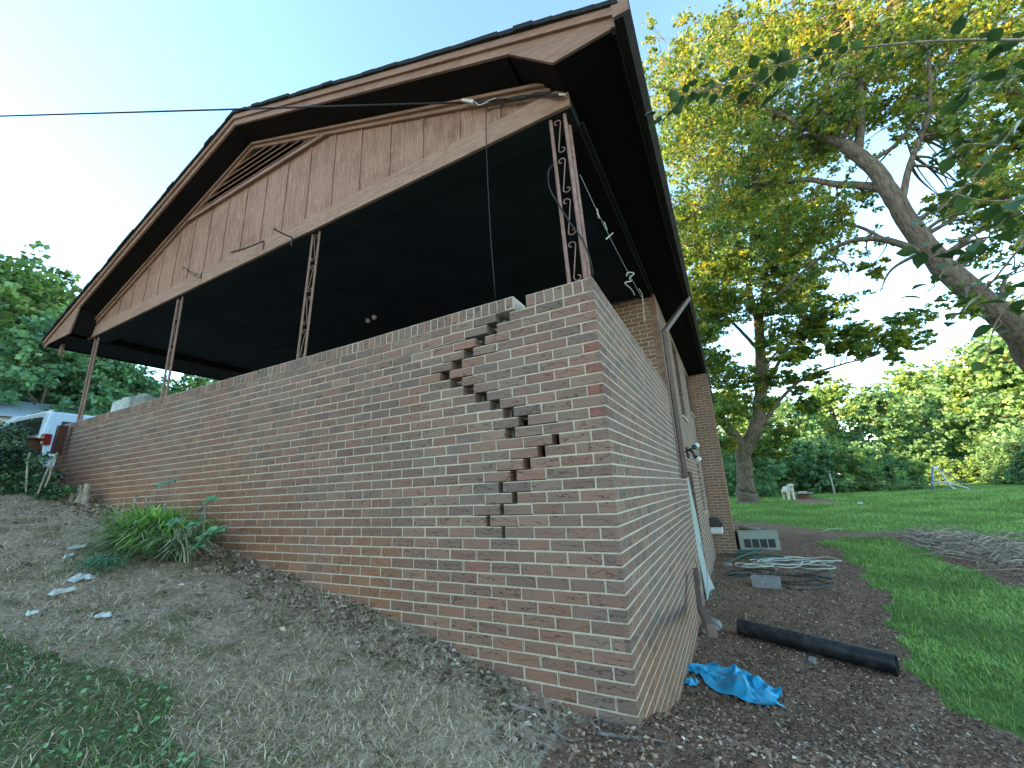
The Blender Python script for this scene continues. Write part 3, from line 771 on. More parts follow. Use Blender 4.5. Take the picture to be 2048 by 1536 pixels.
# sloped soffit under the gable overhang, box soffit under the eaves
mb = MB()
for xe_ in (-8.05, -.40):
    vs = [(x, y, zr(x, 5.70-.075*(y-YR0)/.26)+dz) for y in (YR0+.023, .0) for x in (AX, xe_) for dz in (0, .014)]
    mb.add(vs, [(0,2,6,4), (1,5,7,3), (0,1,3,2), (4,6,7,5), (0,4,5,1), (2,3,7,6)])
mb.prism([(-.05, 3.97), (.36, 3.985), (.36, 4.0), (-.05, 3.985)], 1, YR0+.02, YR1)
mb.prism([(-8.4, 3.845), (-9.22, 3.85), (-9.22, 3.865), (-8.4, 3.86)], 1, YR0+.02, YR1)
mb.prism([(-.38, 4.255), (-.05, 3.97), (-.05, 3.985), (-.38, 4.27)], 1, YR0+.021, 0); mb.prism([(-8.07, 4.21), (-8.23, 3.845), (-8.23, 3.86), (-8.07, 4.225)], 1, YR0+.021, 0)
mb.box((XE1-.025, YR0+.02, 3.95), (XE1, YR1, 4.12)); mb.box((XE0, YR0+.02, 3.835), (XE0+.03, YR1, 3.95))
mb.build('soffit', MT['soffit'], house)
# gutter along the right eave
mb = MB(); pr = [(XE1+.002, 4.12), (XE1+.002, 4.0), (XE1+.06, 4.0), (XE1+.105, 4.05), (XE1+.105, 4.125), (XE1+.095, 4.125), (XE1+.095, 4.056), (XE1+.055, 4.01), (XE1+.012, 4.01), (XE1+.012, 4.12)]
mb.prism(pr, 1, YR0-.02, YR1)
mb.box((XE1+.003, YR0-.024, 4.0), (XE1+.1, YR0-.0205, 4.12)); gut = mb.build('gutter', MT['gutter'], house)
MB().box((XE1-.004, YR0-.03, 4.02), (XE1+.1, YR0-.026, 4.135)).build('gutter_end_cap', MT['trim'], house)
# gable siding: sheet, battens, vent, trim, beam
mb = MB(); mb.prism([(-8.3, 4.04), (-.06, 4.04), (-.06, zr(-.06, 5.615)), (AX, 5.615), (-8.3, zr(-8.3, 5.615))], 1, .012, .05)
mb.build('gable_siding', MT['panel'], house)
zv0 = 5.04
def wall_top(x): return zr(x, 5.55)
for k in range(-11, 11):
    x = -4.21+.4*k
    zt = wall_top(x)
    if x < -8.1 or x > -.2: continue
    inv = abs(x-AX) < (5.50-zv0-.06)/SL_
    if inv: zt = min(zt, zv0-.07)
    if zt-4.05 < .03: continue
    MB().box((x-.013, .001, 4.045), (x+.013, .0115, zt), bev=.002).build('batten', MT['panel'], house)
mb = MB(); rake(mb, 5.618, .075, -.018, .011, -8.25, -.16)
for s, xe in ((-1, -8.2), (1, -.2)): mb.prism([(AX, 5.585), (xe, zr(xe, 5.585)), (xe, zr(xe, 5.618)), (AX, 5.618)], 1, -.045, -.0185)
mb.build('gable_trim', MT['trim'], house)
vent = MB(); hv = (5.545-zv0)/SL_
vent.prism([(AX-hv-.1, zv0-.05), (AX+hv+.1, zv0-.05), (AX+hv-.03, zv0), (AX-hv+.03, zv0)], 1, -.03, .011)
vo = vent.build('gable_vent', MT['trim'], house)
for k in range(5):
    z = zv0+.025+k*.082; hw_ = (5.545-z-.03)/SL_
    if hw_ < .08: continue
    MB().prism([(-.035, z), (-.028, z-.008), (.0085, z+.045), (.0, z+.052)], 0, AX-hw_, AX+hw_).build('louver', MT['trim'], vo)
MB().prism([(AX-hv+.05, zv0), (AX+hv-.05, zv0), (AX, 5.56)], 1, .0095, .0115).build('vent_backing', MT['soffit'], vo)
mb = MB(); mb.box((-8.4, -.006, 3.85), (-.03, .022, 4.036), bev=.004); mb.build('front_beam', MT['beam'], house)
MB().box((-8.395, .0225, 3.853), (-.03, .24, 4.03)).build('beam_back', MT['ceil'], house)
MB().box((-.2, .25, 3.86), (-.04, YF-.002, 3.96)).build('side_beam', MT['soffit'], house)
MB().box((-8.4, .25, 3.80), (-8.22, YF-.002, 3.96)).build('side_beam', MT['soffit'], house)
mb = MB()
for a in range(4):
    for b in range(4):
        x0 = -8.2+a*2.05; y0 = .25+b*.86
        mb.box((x0+.003, y0+.003, 3.90+.002*((a+b) % 2)), (x0+2.047, min(y0+.857, YF-.004), 3.93))
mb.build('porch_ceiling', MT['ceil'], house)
MB().box((-8.3, .2, 3.94), (-.05, YF, 3.96)).build('ceiling_joists', MT['black'], house)
MB().box((-8.92, -.16, 3.45+.18), (-8.86, -.12, 3.845), bev=.003).build('hanging_board', MT['irondark'], house)
# ceiling light with two bulbs
q = on(742, 636, z=3.86)
cl_ = MB().tube([(q.x, q.y, 3.90), (q.x, q.y, 3.875)], [.07, .06], 16).build('ceiling_light', MT['gutter'], house, True)
for s in (-1, 1):
    m = MB(); c = Vector((q.x+s*.09, q.y-s*.02, 3.855)); rr = [0.012, .02, .036, .042, .036, .018, .002]
    m.tube([c+Vector((s*.013*(k-3), 0, -.004*k)) for k in range(7)], rr, 12); m.build('bulb', MT['bulb'], cl_, True)

# wrought iron posts
def scroll(P0, dirx, z0, z1, wdt, flip):
    """S scroll between the two bars"""
    pts = []; r = .030
    def spi(cx, cz, a0, turn, rev):
        out = []
        for k in range(15):
            t = k/14; a = a0+turn*t*1.55*math.pi; rr = r*(1-.62*t); out.append((cx+rr*math.cos(a), cz+rr*math.sin(a)))
        return out[::-1] if rev else out
    hz = (z1-z0)
    s = 1 if not flip else -1
    top = spi(-s*(wdt/2-r-.006), z1-r, math.pi if s < 0 else 0, s, True)
    bot = spi(s*(wdt/2-r-.006), z0+r, 0 if s < 0 else math.pi, s, False)
    # straight diagonal joins them
    path = top+bot
    return [P0+dirx*x+Vector((0, 0, z)) for x, z in path]
def post(xb, xt, wdt, corner=False, mat='iron', flips=0):
    p = empty('porch_post'); p.parent = house
    zb, zt = ZT+.002, 3.848; yb = .05
    A0 = Vector((xb-wdt/2, yb, zb)); A1 = Vector((xt-wdt/2, yb, zt)); B0 = Vector((xb+wdt/2, yb, zb)); B1 = Vector((xt+wdt/2, yb, zt))
    bars = [(A0, A1), (B0, B1)]
    if corner: bars.append((B0+Vector((0, wdt, 0)), B1+Vector((0, wdt, 0))))
    for a, b in bars: MB().bar(a, b, .019).build('bar', MT[mat], p)
    n = 4; hz = (zt-zb)/n
    for k in range(n):
        for side in ([0, 1] if corner else [0]):
            t0 = (k+.06)/n; t1 = (k+.94)/n
            ax = (B0-A0).normalized() if side == 0 else Vector((0, 1, 0))
            base = (A0.lerp(A1, 0)+B0)/2 if side == 0 else B0+Vector((0, wdt/2, 0))
            pts = scroll(Vector((0, 0, 0)), ax, 0, hz*.88, wdt-.02, (k+flips) % 2 == 1 and not corner)
            o_ = base+(A1-A0)*((k+.06)/n)
            pts = [o_+q+(A1-A0-Vector((0, 0, zt-zb)))*(q.z/(zt-zb)) for q in pts]
            MB().tube(pts, .0042, 5).build('scroll', MT[mat], p, True)
    return p
def midx(px1, py1, px2, py2, zz): return (on(px1, py1, y=.05).x+on(px2, py2, y=.05).x)/2
pc = post((on(1137, 562, y=.05).x+on(1172, 555, y=.05).x)/2, (on(1100, 245, y=.05).x+on(1130, 230, y=.05).x)/2, .112, True)
pc['label'] = 'corner post of three rusty pink bars'
post((on(594, 711, y=.05).x+on(611, 706, y=.05).x)/2, (on(625, 468, y=.05).x+on(641, 462, y=.05).x)/2, .108, mat='irondark')
post((on(322, 789, y=.05).x+on(335, 786, y=.05).x)/2, (on(357, 593, y=.05).x+on(367, 590, y=.05).x)/2, .12, mat='irondark', flips=1)
post((on(154, 838, y=.05).x+on(166, 835, y=.05).x)/2, (on(190, 678, y=.05).x+on(199, 675, y=.05).x)/2, .13, mat='irondark')

# downspout from the gutter to the wall
e1 = Vector((XE1+.05, 4.3, 4.0)); e2 = Vector((.06, 3.62, 3.28)); e3 = Vector((.05, 3.66, 1.22))
def rect_tube(mb, pts, w_, d_):
    for a, b in zip(pts[:-1], pts[1:]):
        d = (b-a); L = d.length; q = d.to_track_quat('Z', 'Y').to_matrix().to_4x4(); q.translation = a
        mb.box((-w_/2, -d_/2, -.01), (w_/2, d_/2, L+.01), mat=q, bev=.006)
mb = MB(); rect_tube(mb, [e1, e2], .075, .06); rect_tube(mb, [e2, e3], .06, .085); mb.build('downspout', MT['downsp'], house)
# yard lights on the side wall
fl = empty('flood_light'); fl.parent = house; c = Vector((.0, 5.0, 1.66))
MB().tube([c, c+Vector((.03, 0, 0))], .055, 16).tube([c+Vector((.03, 0, 0)), c+Vector((.07, 0, .02))], .02, 10).build('mount', MT['gutter'], fl, True)
for dz, dy, L in ((.05, .12, .15), (-.09, .08, .16)):
    a = c+Vector((.07, 0, .0)); b = a+Vector((.05, dy, dz)); d = (b-a).normalized()
    MB().tube([a, b, b+d*.02], [.022, .024, .045], 12).build('socket', MT['black'], fl, True)
    MB().tube([b+d*.02, b+d*.07, b+d*.10, b+d*.13], [.034, .05, .056, .02], 14).build('bulb', MT['bulb'], fl, True)
hk = MB(); hk.tube(spline([(.0, 4.45, 1.62), (.05, 4.45, 1.60), (.07, 4.5, 1.54), (.05, 4.55, 1.52), (.04, 4.58, 1.58)], 6), .009, 6); hk.build('wall_hook', MT['gutter'], house, True)
# meter-like covered box on the wall by the chimney
wb = empty('wall_box'); wb.parent = house
q0 = Vector((.0, 8.35, .22))
MB().box((0, 8.25, .02), (.24, 8.72, .16), bev=.012).build('lower_case', MT['white'], wb)
MB().prism([(0, .165), (.25, .165), (.26, .24), (.20, .31), (.04, .35), (0, .35)], 1, 8.22, 8.75).build('dark_cover', MT['black'], wb)
# (prism along y: coordinates are x,z)

# ------------------------------------------------------------------ wires on the gable and plant hooks
def wire(name, pts, r, mat, label, cat, group=None, seg=6, n=8):
    o = MB().tube(spline(pts, n), r, seg).build(name, MT[mat], None, True); return tag(o, label, cat, group)
cl = on(925, 205, y=-.06); far = Vector(cl)+(on(-60, 234, d=4.6)-Vector(cl))*2.2
a = Vector(cl); pts = [a+(far-a)*t for t in (0, .1, .3, .6, 1)]
wire('service_cable', pts, .008, 'rubber', 'thick black overhead cable crossing the sky to a clamp on the gable', 'cable')
wb2 = empty('cable_clamp', on(950, 200, y=-.05), 'bright metal wedge clamp and twisted wires where the overhead cable meets the gable', 'cable clamp')
def rel(o, pts): return [Vector(p)-o.location for p in pts]
m = MB(); m.tube(rel(wb2, [on(925, 200, y=-.07), on(948, 204, y=-.06)]), [.012, .016], 6); m.build('wedge', MT['metalw'], wb2)
m = MB()
for k in range(3):
    m.tube(spline(rel(wb2, [on(945, 203+k*2, y=-.05), on(965, 207-k*2, y=-.05), on(985, 197+k*3, y=-.05), on(1005, 200-k, y=-.03-.01*k), on(1040, 192+k*3, y=-.04), on(1075, 190-k*2, y=-.03), on(1110, 189+k*2, y=-.04), on(1134, 190, y=-.03)]), 6), .007, 6)
m.tube(spline(rel(wb2, [on(1004, 200, y=-.05), on(1007, 208, y=-.06), on(1000, 216, y=-.06), on(988, 216, y=-.05), on(976, 222, y=-.05)]), 6), .006, 6)
m.build('twisted_wires', MT['rubber'], wb2, True)
m = MB(); m.tube(spline(rel(wb2, [on(950, 204, y=-.06), on(960, 210, y=-.06), on(980, 200, y=-.065), on(992, 196, y=-.07)]), 6), .004, 5); m.build('bare_wire', MT['metalw'], wb2, True); m = MB(); m.tube(rel(wb2, [on(1118, 189, y=-.06), on(1131, 190, y=-.06)]), .007, 6); m.build('splice', MT['metalw'], wb2, True)
wire('hanging_cable', [on(975, 215, y=-.03), on(972, 235, y=-.035), on(973, 300, y=-.03), on(980, 450, y=-.02), on(988, 560, y=.02), on(991, 600, y=.16)], .004, 'rubber', 'dark cable hanging straight down from the gable wires to the wall top', 'cable')
wire('post_cord', [on(1105, 330, y=.03), on(1097, 345, y=.02), on(1099, 375, y=.02), on(1115, 405, y=.02), on(1140, 445, y=.02), on(1165, 480, y=.03), on(1180, 520, y=.06), on(1186, 552, y=.1)], .006, 'rubber', 'black cord looping off the rusty corner post', 'cord')
cwl = [Vector((-.05, .18, 3.15)), on(1195, 430, x=-.05), on(1262, 550, x=-.05), Vector((-.05, 3.6, 2.95))]
wire('clothesline', [on(1160, 350, x=-.05), on(1200, 435, x=-.05), on(1240, 515, x=-.05), on(1275, 580, x=-.05), on(1302, 632, x=-.05)], .003, 'wire', 'thin wire clothesline strung from the corner post to the house', 'clothesline')
for k, (x1, y1, x2, y2, lb) in enumerate([(1193, 417, 1198, 437, 'wooden clothespin nearest the corner post'), (1208, 444, 1214, 460, 'wooden clothespin hanging between two others'), (1212, 478, 1226, 466, 'wooden clothespin lying sideways, farthest from the corner post')]):
    c = empty('clothespin', on(x1, y1, x=-.045), lb+' on the clothesline', 'clothespin', 'clothespins on the line')
    a = on(x1, y1, x=-.045)-c.location; b = on(x2, y2, x=-.045)-c.location; d = Vector((0, .012, .004))
    MB().bar(a, b, .008).build('jaw', MT['rope'], c); MB().bar(a+d, b-d*.2, .008).build('jaw', MT['rope'], c)
wire('knotted_rag', [on(1253, 552, x=-.04), on(1256, 545, x=-.04), on(1268, 547, x=-.04), on(1259, 556, x=-.04), on(1262, 562, x=-.04), on(1250, 566, x=-.04), on(1262, 578, x=-.04), on(1269, 590, x=-.04)], .006, 'rope', 'short pale rag knotted on the clothesline', 'rag')
wire('dangling_string', [on(1278, 578, x=-.04), on(1284, 590, x=-.04), on(1287, 620, x=-.04), on(1289, 645, x=-.04)], .005, 'rope', 'long white string dangling from the far end of the clothesline', 'string')
wire('pole_wire', [on(-20, 584, d=14), on(50, 612, d=15), on(110, 650, d=17)], .006, 'rubber', 'upper thin black wire in front of the left woods', 'wire', 'wires by the left woods')
wire('pole_wire', [on(-20, 628, d=14), on(50, 648, d=15), on(110, 672, d=17)], .006, 'rubber', 'lower thin black wire in front of the left woods', 'wire', 'wires by the left woods')
wire('pole_wire', [on(0, 305, d=30), on(90, 352, d=34), on(200, 420, d=40)], .006, 'wire', 'faint wire high in the open sky at left', 'wire')
# plant hooks on the beam
h = empty('plant_hook', on(402, 552, y=-.01), 'small scrolled black plant hook on the beam above the second post', 'plant hook', 'plant hooks on the beam')
m = MB(); m.tube(rel(h, [on(403, 545, y=-.012), on(401, 557, y=-.012)]), .006, 5)
m.tube(spline(rel(h, [on(402, 553, y=-.02), on(385, 545, y=-.10), on(370, 536, y=-.2), on(367, 534, y=-.21), on(366, 540, y=-.2)]), 6), .004, 5)
m.tube(spline(rel(h, [on(401, 556, y=-.02), on(390, 553, y=-.07), on(380, 545, y=-.13), on(372, 537, y=-.19)]), 6), .004, 5)
cc = (on(394, 549, y=-.05)-h.location); m.tube([cc+Vector((.02*math.cos(t*.5), -.01, .02*math.sin(t*.5))) for t in range(13)], .003, 5, cap=False)
m.build('bracket', MT['rubber'], h)
for (p1, p2, p3, lb) in [((462, 505), (490, 497), (528, 482), 'long bent black bar hook pointing left below the siding'), ((547, 457), (565, 467), (584, 475), 'short straight black bar hook above the middle post')]:
    h = empty('plant_hook', on(p3[0], p3[1]+8, y=-.008), lb, 'plant hook', 'plant hooks on the beam')
    MB().tube(spline(rel(h, [on(*p1, y=-.20), on(*p2, y=-.11), on(*p3, y=-.015)]), 5), .008, 5).build('arm', MT['rubber'], h)
    MB().box((-.012, -.004, -.05), (.004, .004, .04)).build('backplate', MT['rubber'], h)

# ------------------------------------------------------------------ yard objects on the right
# black pipe
a = gp(1482, 1270); b = gp(1800, 1352); r = .080
a.z = float(H(a.x, a.y))+r+.0; b.z = float(H(b.x, b.y))+r
d = (b-a).normalized(); e = d.orthogonal().normalized(); f2 = d.cross(e)
V = []; F = []; sg = 28
for k, (q, rr) in enumerate([(a, r), (b, r), (b, r*.88), (a, r*.88)]):
    for t in range(sg): V.append(q+e*rr*math.cos(2*math.pi*t/sg)+f2*rr*math.sin(2*math.pi*t/sg))
for k in range(4):
    for t in range(sg): F.append((k*sg+t, k*sg+(t+1) % sg, ((k+1) % 4)*sg+(t+1) % sg, ((k+1) % 4)*sg+t))
o = np_obj('drain_pipe', V, F, MT['pipe'], smooth=True); tag(o, 'long black plastic pipe lying on the mulch in front of the side wall', 'pipe')
for p in o.data.polygons: p.use_smooth = True
mm = o.modifiers.new('e', 'EDGE_SPLIT'); mm.split_angle = R_(40)

# blue tarp: crumpled sheet lying on the ground
TP = [gp(1372, 1330), gp(1395, 1322), gp(1470, 1345), gp(1530, 1350), gp(1560, 1385), gp(1588, 1425), gp(1545, 1400), gp(1500, 1398), gp(1420, 1390), gp(1375, 1372)]
def sheet(name, axis_pts, widths, n, m_, amp, mat, label, cat, hh=.06, seed=0, freq=1.0):
    """crumpled cloth: rows across a centre line on the ground"""
    cs = spline(axis_pts, n); V = []; k = len(cs)
    for i, c in enumerate(cs):
        t = i/(k-1); d = (cs[min(i+1, k-1)]-cs[max(i-1, 0)]); d.z = 0; d.normalize(); s = Vector((-d.y, d.x, 0))
        wv = float(np.interp(t, np.linspace(0, 1, len(widths)), widths))
        wv *= 1+.18*math.sin(i*.9+seed)
        for j in range(m_+1):
            u = j/m_-.5; p = c+s*wv*u
            p += Vector(mnoise.noise_vector(Vector((p.x*9*freq+seed, p.y*9*freq, 1))))*.035*amp/.06
            qx, qy = p.x+.6*p.y, p.y-.5*p.x
            wv1 = mnoise.noise_vector(Vector((p.x*5, p.y*5, seed)))*.12
            nz = mnoise.noise(Vector((qx*8*freq+wv1.x*6, qy*8*freq, seed)))
            rd = 1-abs(mnoise.noise(Vector(((qx+wv1.x)*9*freq+5, (qy+wv1.y)*4*freq, seed+7))))*4.5
            ed = min(1, (1-abs(u)*2)*3.0, t*9+.1, (1-t)*7+.1)
            V.append((p.x, p.y, float(H(p.x, p.y))+.014+max(0, ed)*(hh*.55+amp*(nz*.5+max(0, rd)*.75))+.003*random.random()*ed))
    F = [(i*(m_+1)+j, i*(m_+1)+j+1, (i+1)*(m_+1)+j+1, (i+1)*(m_+1)+j) for i in range(k-1) for j in range(m_)]
    o = np_obj(name, V, F, mat, smooth=False); o.modifiers.new('s', 'SOLIDIFY').thickness = .003
    return tag(o, label, cat)
def tarp_obj(name, pa, pb, wd, taper, zs, mat, label, cat, sub=None):
    """lay the crumpled cloth on the ground from pa to pb"""
    V = tv.copy(); V[:, 0] -= V[:, 0].mean(); V[:, 1] -= V[:, 1].mean(); L = (pb-pa).length; u = (V[:, 0]-V[:, 0].min())/np.ptp(V[:, 0]); v = V[:, 1]/np.ptp(V[:, 1])
    d = (pb-pa); d.z = 0; d.normalize(); q = Vector((-d.y, d.x, 0)); wv = wd*np.interp(u, [0, .25, .6, .85, 1], taper)
    bend = .05*np.sin(u*5.5+.6)
    X = pa.x+d.x*L*u+q.x*(v*wv+bend); Y = pa.y+d.y*L*u+q.y*(v*wv+bend); Z = H(X, Y)+.012+(V[:, 2]-V[:, 2].min())*zs
    NXc, NYc = 44, 30; a = np.arange(NYc)[:, None]*(NXc+1)+np.arange(NXc)[None]; F = np.stack([a, a+1, a+NXc+2, a+NXc+1], -1).reshape(-1, 4)
    o = np_obj(name, np.stack([X, Y, Z], -1), F, mat, smooth=True); o.modifiers.new('s', 'SOLIDIFY').thickness = .003
    sb = o.modifiers.new('ss', 'SUBSURF'); sb.levels = sb.render_levels = 1
    return tag(o, label, cat)
tarp_obj('blue_tarp', gp(1372, 1340), gp(1590, 1416), .62, [.55, .95, 1.0, .75, .30], 1.5, MT['tarp'], 'crumpled bright blue plastic tarp on the ground beside the side wall', 'tarp')
sheet('tarp_scrap', [gp(1372, 1374), gp(1398, 1368)], [.07, .05], 8, 8, .03, MT['tarp'], 'small pale blue scrap beside the blue tarp', 'tarp scrap', .02, 5, 2)

# cinder block
def yard_box(name, px, py, size, rz, mat, label, cat, bev=.01, tilt=0):
    p = gp(px, py); o = MB().box((-size[0]/2, -size[1]/2, 0), (size[0]/2, size[1]/2, size[2]), bev=bev).build(name, MT[mat]); o.location = (p.x, p.y, float(H(p.x, p.y))-.01)
    o.rotation_euler = (tilt, 0, rz); return tag(o, label, cat)
bp = gp(1535, 1178); cb = empty('concrete_block', (bp.x, bp.y+.05, bp.z-.02), 'grey concrete block lying on its side in the mulch below the hoses', 'concrete block', rz=R_(-4)); mb = MB()
mb.box((-.2, -.07, 0), (.2, -.04, .19), bev=.004).box((-.2, .09, 0), (.2, .12, .19), bev=.004)
for x in (-.2, -.015, .17): mb.box((x, -.039, .002), (x+.03, .089, .188))
mb.build('block_shell', MT['block'], cb)
# slanted downspout piece by the wall foot
o = MB(); rect_tube(o, [on(1391, 1142, x=.09), on(1400, 1215, x=.13)], .05, .07); rect_tube(o, [on(1400, 1215, x=.13), on(1424, 1262, x=.36)], .05, .07)
tag(o.build('loose_downspout', MT['downsp']), 'loose brown downspout piece leaning on the foot of the side wall', 'downspout')
q = gp(1428, 1255); 
def rock(name, p, s, label, cat='rock', mat='stone', seed=0, group=None):
    bm = bmesh.new(); bmesh.ops.create_icosphere(bm, subdivisions=3, radius=1)
    for v in bm.verts:
        n_ = mnoise.noise(v.co*1.6+Vector((seed, 0, 0)))*.35+mnoise.noise(v.co*4+Vector((seed, 3, 0)))*.1
        v.co = Vector((v.co.x*s[0], v.co.y*s[1], v.co.z*s[2]))*(1+n_)
    me = bpy.data.meshes.new(name); bm.to_mesh(me); bm.free(); me.materials.append(MT[mat]); o = bpy.data.objects.new(name, me); col.objects.link(o)
    o.location = (p.x, p.y, float(H(p.x, p.y))+s[2]*.45); o.rotation_euler = (0, 0, seed); return tag(o, label, cat, group)
rock('rock', gp(1430, 1258), (.09, .07, .07), 'dark grey rock beside the loose downspout at the wall foot', seed=1)
rock('rock', gp(1414, 1268), (.05, .04, .035), 'small pale rock in front of the dark rock by the wall', seed=4)
rock('rock', gp(1455, 1132), (.10, .06, .045), 'pale lump of concrete by the chimney foot', seed=6)
# broken brick bits
for k, (px, py, l) in enumerate([(1468, 1268, 'flat red brick shard behind the black pipe end'), (1625, 1325, 'pale brick shard between the tarp and the pipe')]):
    yard_box('brick_shard', px, py, (.16, .06, .03), .4+k, 'pot' if k == 0 else 'block', l, 'brick shard', .004)
# AC unit lying behind
pa = gp(1522, 1100); aw, adp, ah = .85, .62, .42
ac = empty('condenser_unit', (pa.x, pa.y+.1, pa.z-.02), 'grey green metal air conditioner cabinet with four vent panels near the chimney', 'air conditioner', rz=R_(8))
ac.rotation_euler = (R_(-6), 0, R_(8))
MB().box((-aw/2, 0, 0), (aw/2, adp, ah), bev=.012).build('cabinet', MT['ac'], ac)
MB().box((-aw/2-.01, -.01, ah+.001), (aw/2+.01, adp+.01, ah+.03), bev=.01).build('top_panel', MT['ac'], ac)
MB().tube([(0, adp/2, ah+.03), (0, adp/2, ah+.045)], [.24, .22], 24).build('fan_guard', MT['acgrill'], ac, True)
for k in range(4):
    x0 = -aw/2+.10+k*.172; m = MB(); m.box((x0, -.008, .06), (x0+.145, -.001, .25))
    for j in range(9): m.box((x0+.006, -.013, .07+j*.019), (x0+.139, -.0085, .076+j*.019))
    m.build('vent_grille', MT['acgrill'], ac)
# hoses
def hose(name, px, py, loops, R0, mat, label, spread=.12, seed=0, tail=None, sq=.75):
    rd = random.Random(seed); c = gp(px, py); pts = []; ph = rd.random()*6
    for k in range(loops*9):
        a = ph+k*2*math.pi/9; rr = R0*(.85+.28*math.sin(k*.37+seed)+.22*math.sin(k*.9+2*seed)+.10*rd.uniform(-1, 1)); cx = c.x+1.9*spread*math.sin(k*.19+seed); cy = c.y+2.4*spread*math.cos(k*.13+seed*2)
        x, y = cx+rr*math.cos(a), cy+rr*sq*math.sin(a); pts.append(Vector((x, y, float(H(x, y))+.014+.018*(k/(loops*9))*loops*.5+.008*rd.random())))
    if tail: pts += [Vector((*gp(*t).xy, gp(*t).z+.013)) for t in tail]
    o = MB().tube(spline(pts, 5), .010, 7).build(name, MT[mat], None, True); return tag(o, label, 'garden hose', 'hoses on the mulch')
hose('garden_hose', 1590, 1128, 7, .42, 'hose', 'pale garden hose in a wide loose coil right of the air conditioner front', .16, 1, [(1660, 1135)])
hose('garden_hose', 1510, 1136, 3, .30, 'hose', 'pale garden hose in a small loose coil toward the chimney', .05, 2)
hose('garden_hose', 1510, 1112, 5, .38, 'hoseg', 'dark green garden hose coiled against the air conditioner', .12, 3, [(1450, 1128)])
hose('garden_hose', 1590, 1152, 3, .40, 'hosek', 'black garden hose trailing under the pale coils', .15, 4, [(1560, 1165), (1600, 1182), (1660, 1172), (1630, 1160)])
hose('garden_hose', 1490, 1150, 2, .35, 'hosek', 'black garden hose running along the wall side of the coils', .1, 5, [(1440, 1160), (1430, 1175)])
# thin black wires at wall foot
for k, pts in enumerate([[(1388, 1110), (1398, 1150), (1402, 1200), (1412, 1250)], [(1400, 1085), (1412, 1130), (1414, 1180), (1404, 1235)]]):
    wire('loose_wire', [on(*p, x=.03+.05*(i % 2)) for i, p in enumerate(pts)], .003, 'rubber', ['black wire hanging over the loose downspout', 'black wire curving down the pale board'][k], 'wire', None, 5)
# short log
p0, p1 = gp(1482, 1059), gp(1520, 1066)
m = MB(); m.tube([Vector((p0.x, p0.y, p0.z+.07)), Vector((p1.x, p1.y, p1.z+.07))], [.07, .062], 10); tag(m.build('short_log', MT['cut'], None, True), 'pale short log lying at the lawn edge behind the air conditioner', 'log')
# brush piles
def brush(name, corners, nst, label):
    rd = random.Random(5); m = MB(); W = [gp(*c) for c in corners]
    lo = Vector((min(w.x for w in W), min(w.y for w in W), 0)); hi = Vector((max(w.x for w in W), max(w.y for w in W), 0)); Pn = np.array([(w.x, w.y) for w in W]); k = 0
    while k < nst:
        x, y = rd.uniform(lo.x, hi.x), rd.uniform(lo.y, hi.y)
        if not inside(Pn, np.array([x]), np.array([y]))[0]: continue
        a = rd.uniform(0, 3.14) if rd.random() < .6 else rd.gauss(.4, .5); L = rd.choice([.15, .25, .4, .4, .6, .9, 1.3])*rd.uniform(.7, 1.2); r0 = rd.choice([.004, .006, .008, .012, .02]); z = float(H(x, y))+.22*rd.random()**2+.01
        d = Vector((math.cos(a), math.sin(a), rd.uniform(-.1, .22)))
        m.tube(spline([(x, y, z), Vector((x, y, z))+d*L*.5+Vector((rd.uniform(-.06, .06), rd.uniform(-.06, .06), rd.uniform(-.03, .10)))*min(1, L*1.5), Vector((x, y, max(float(H(x, y))+.02, z+rd.uniform(-.1, .05))))+Vector((d.x, d.y, 0))*L+Vector((rd.uniform(-.1, .1), rd.uniform(-.1, .1), 0))], 3), [r0, r0*.95, r0*.9, r0*.8, r0*.7, r0*.5, r0*.3], 4); k += 1
    return tag(m.build(name, MT['stick']), label, 'brush pile')
brush('brush_pile', [(1800, 1078), (1880, 1074), (1960, 1080), (2060, 1096), (2150, 1110), (2150, 1170), (2048, 1160), (1940, 1128), (1850, 1098)], 520, 'low heap of bare grey sticks across the lawn at the right edge')
# individual branches in the lawn
for k, (a, b) in enumerate([((1690, 1060), (1640, 1068)), ((1700, 1034), (1715, 1042)), ((1960, 1060), (2048, 1078))]):
    p0, p1 = gp(*a), gp(*b); p0.z += .03; p1.z += .05
    wire('fallen_stick', [p0, (p0+p1)/2+Vector((.03, .05, .04)), p1], .012, 'cut', ['curved stick where the mulch meets the far lawn', 'pale stick lying alone on the far lawn', 'long dark stick behind the brush pile'][k], 'stick', 'sticks on the lawn')
tag(sheet('white_litter', [gp(1715, 1008), gp(1728, 1009)], [.2, .2], 4, 4, .05, MT['paper'], 'white scrap of litter alone on the far lawn', 'litter', .08, 3, 1))
rc_ = random.Random(4)
for k in range(14):
    x = rc_.uniform(-1.3, -.3); yy = -rc_.uniform(.03, .16)
    rock('mortar_crumb', Vector((x, yy, 0)), (rc_.uniform(.006, .016), rc_.uniform(.006, .014), rc_.uniform(.004, .009)), 'small pale mortar crumb fallen at the wall foot below the crack', 'mortar crumb', 'mortar', k, 'mortar crumbs under the crack')
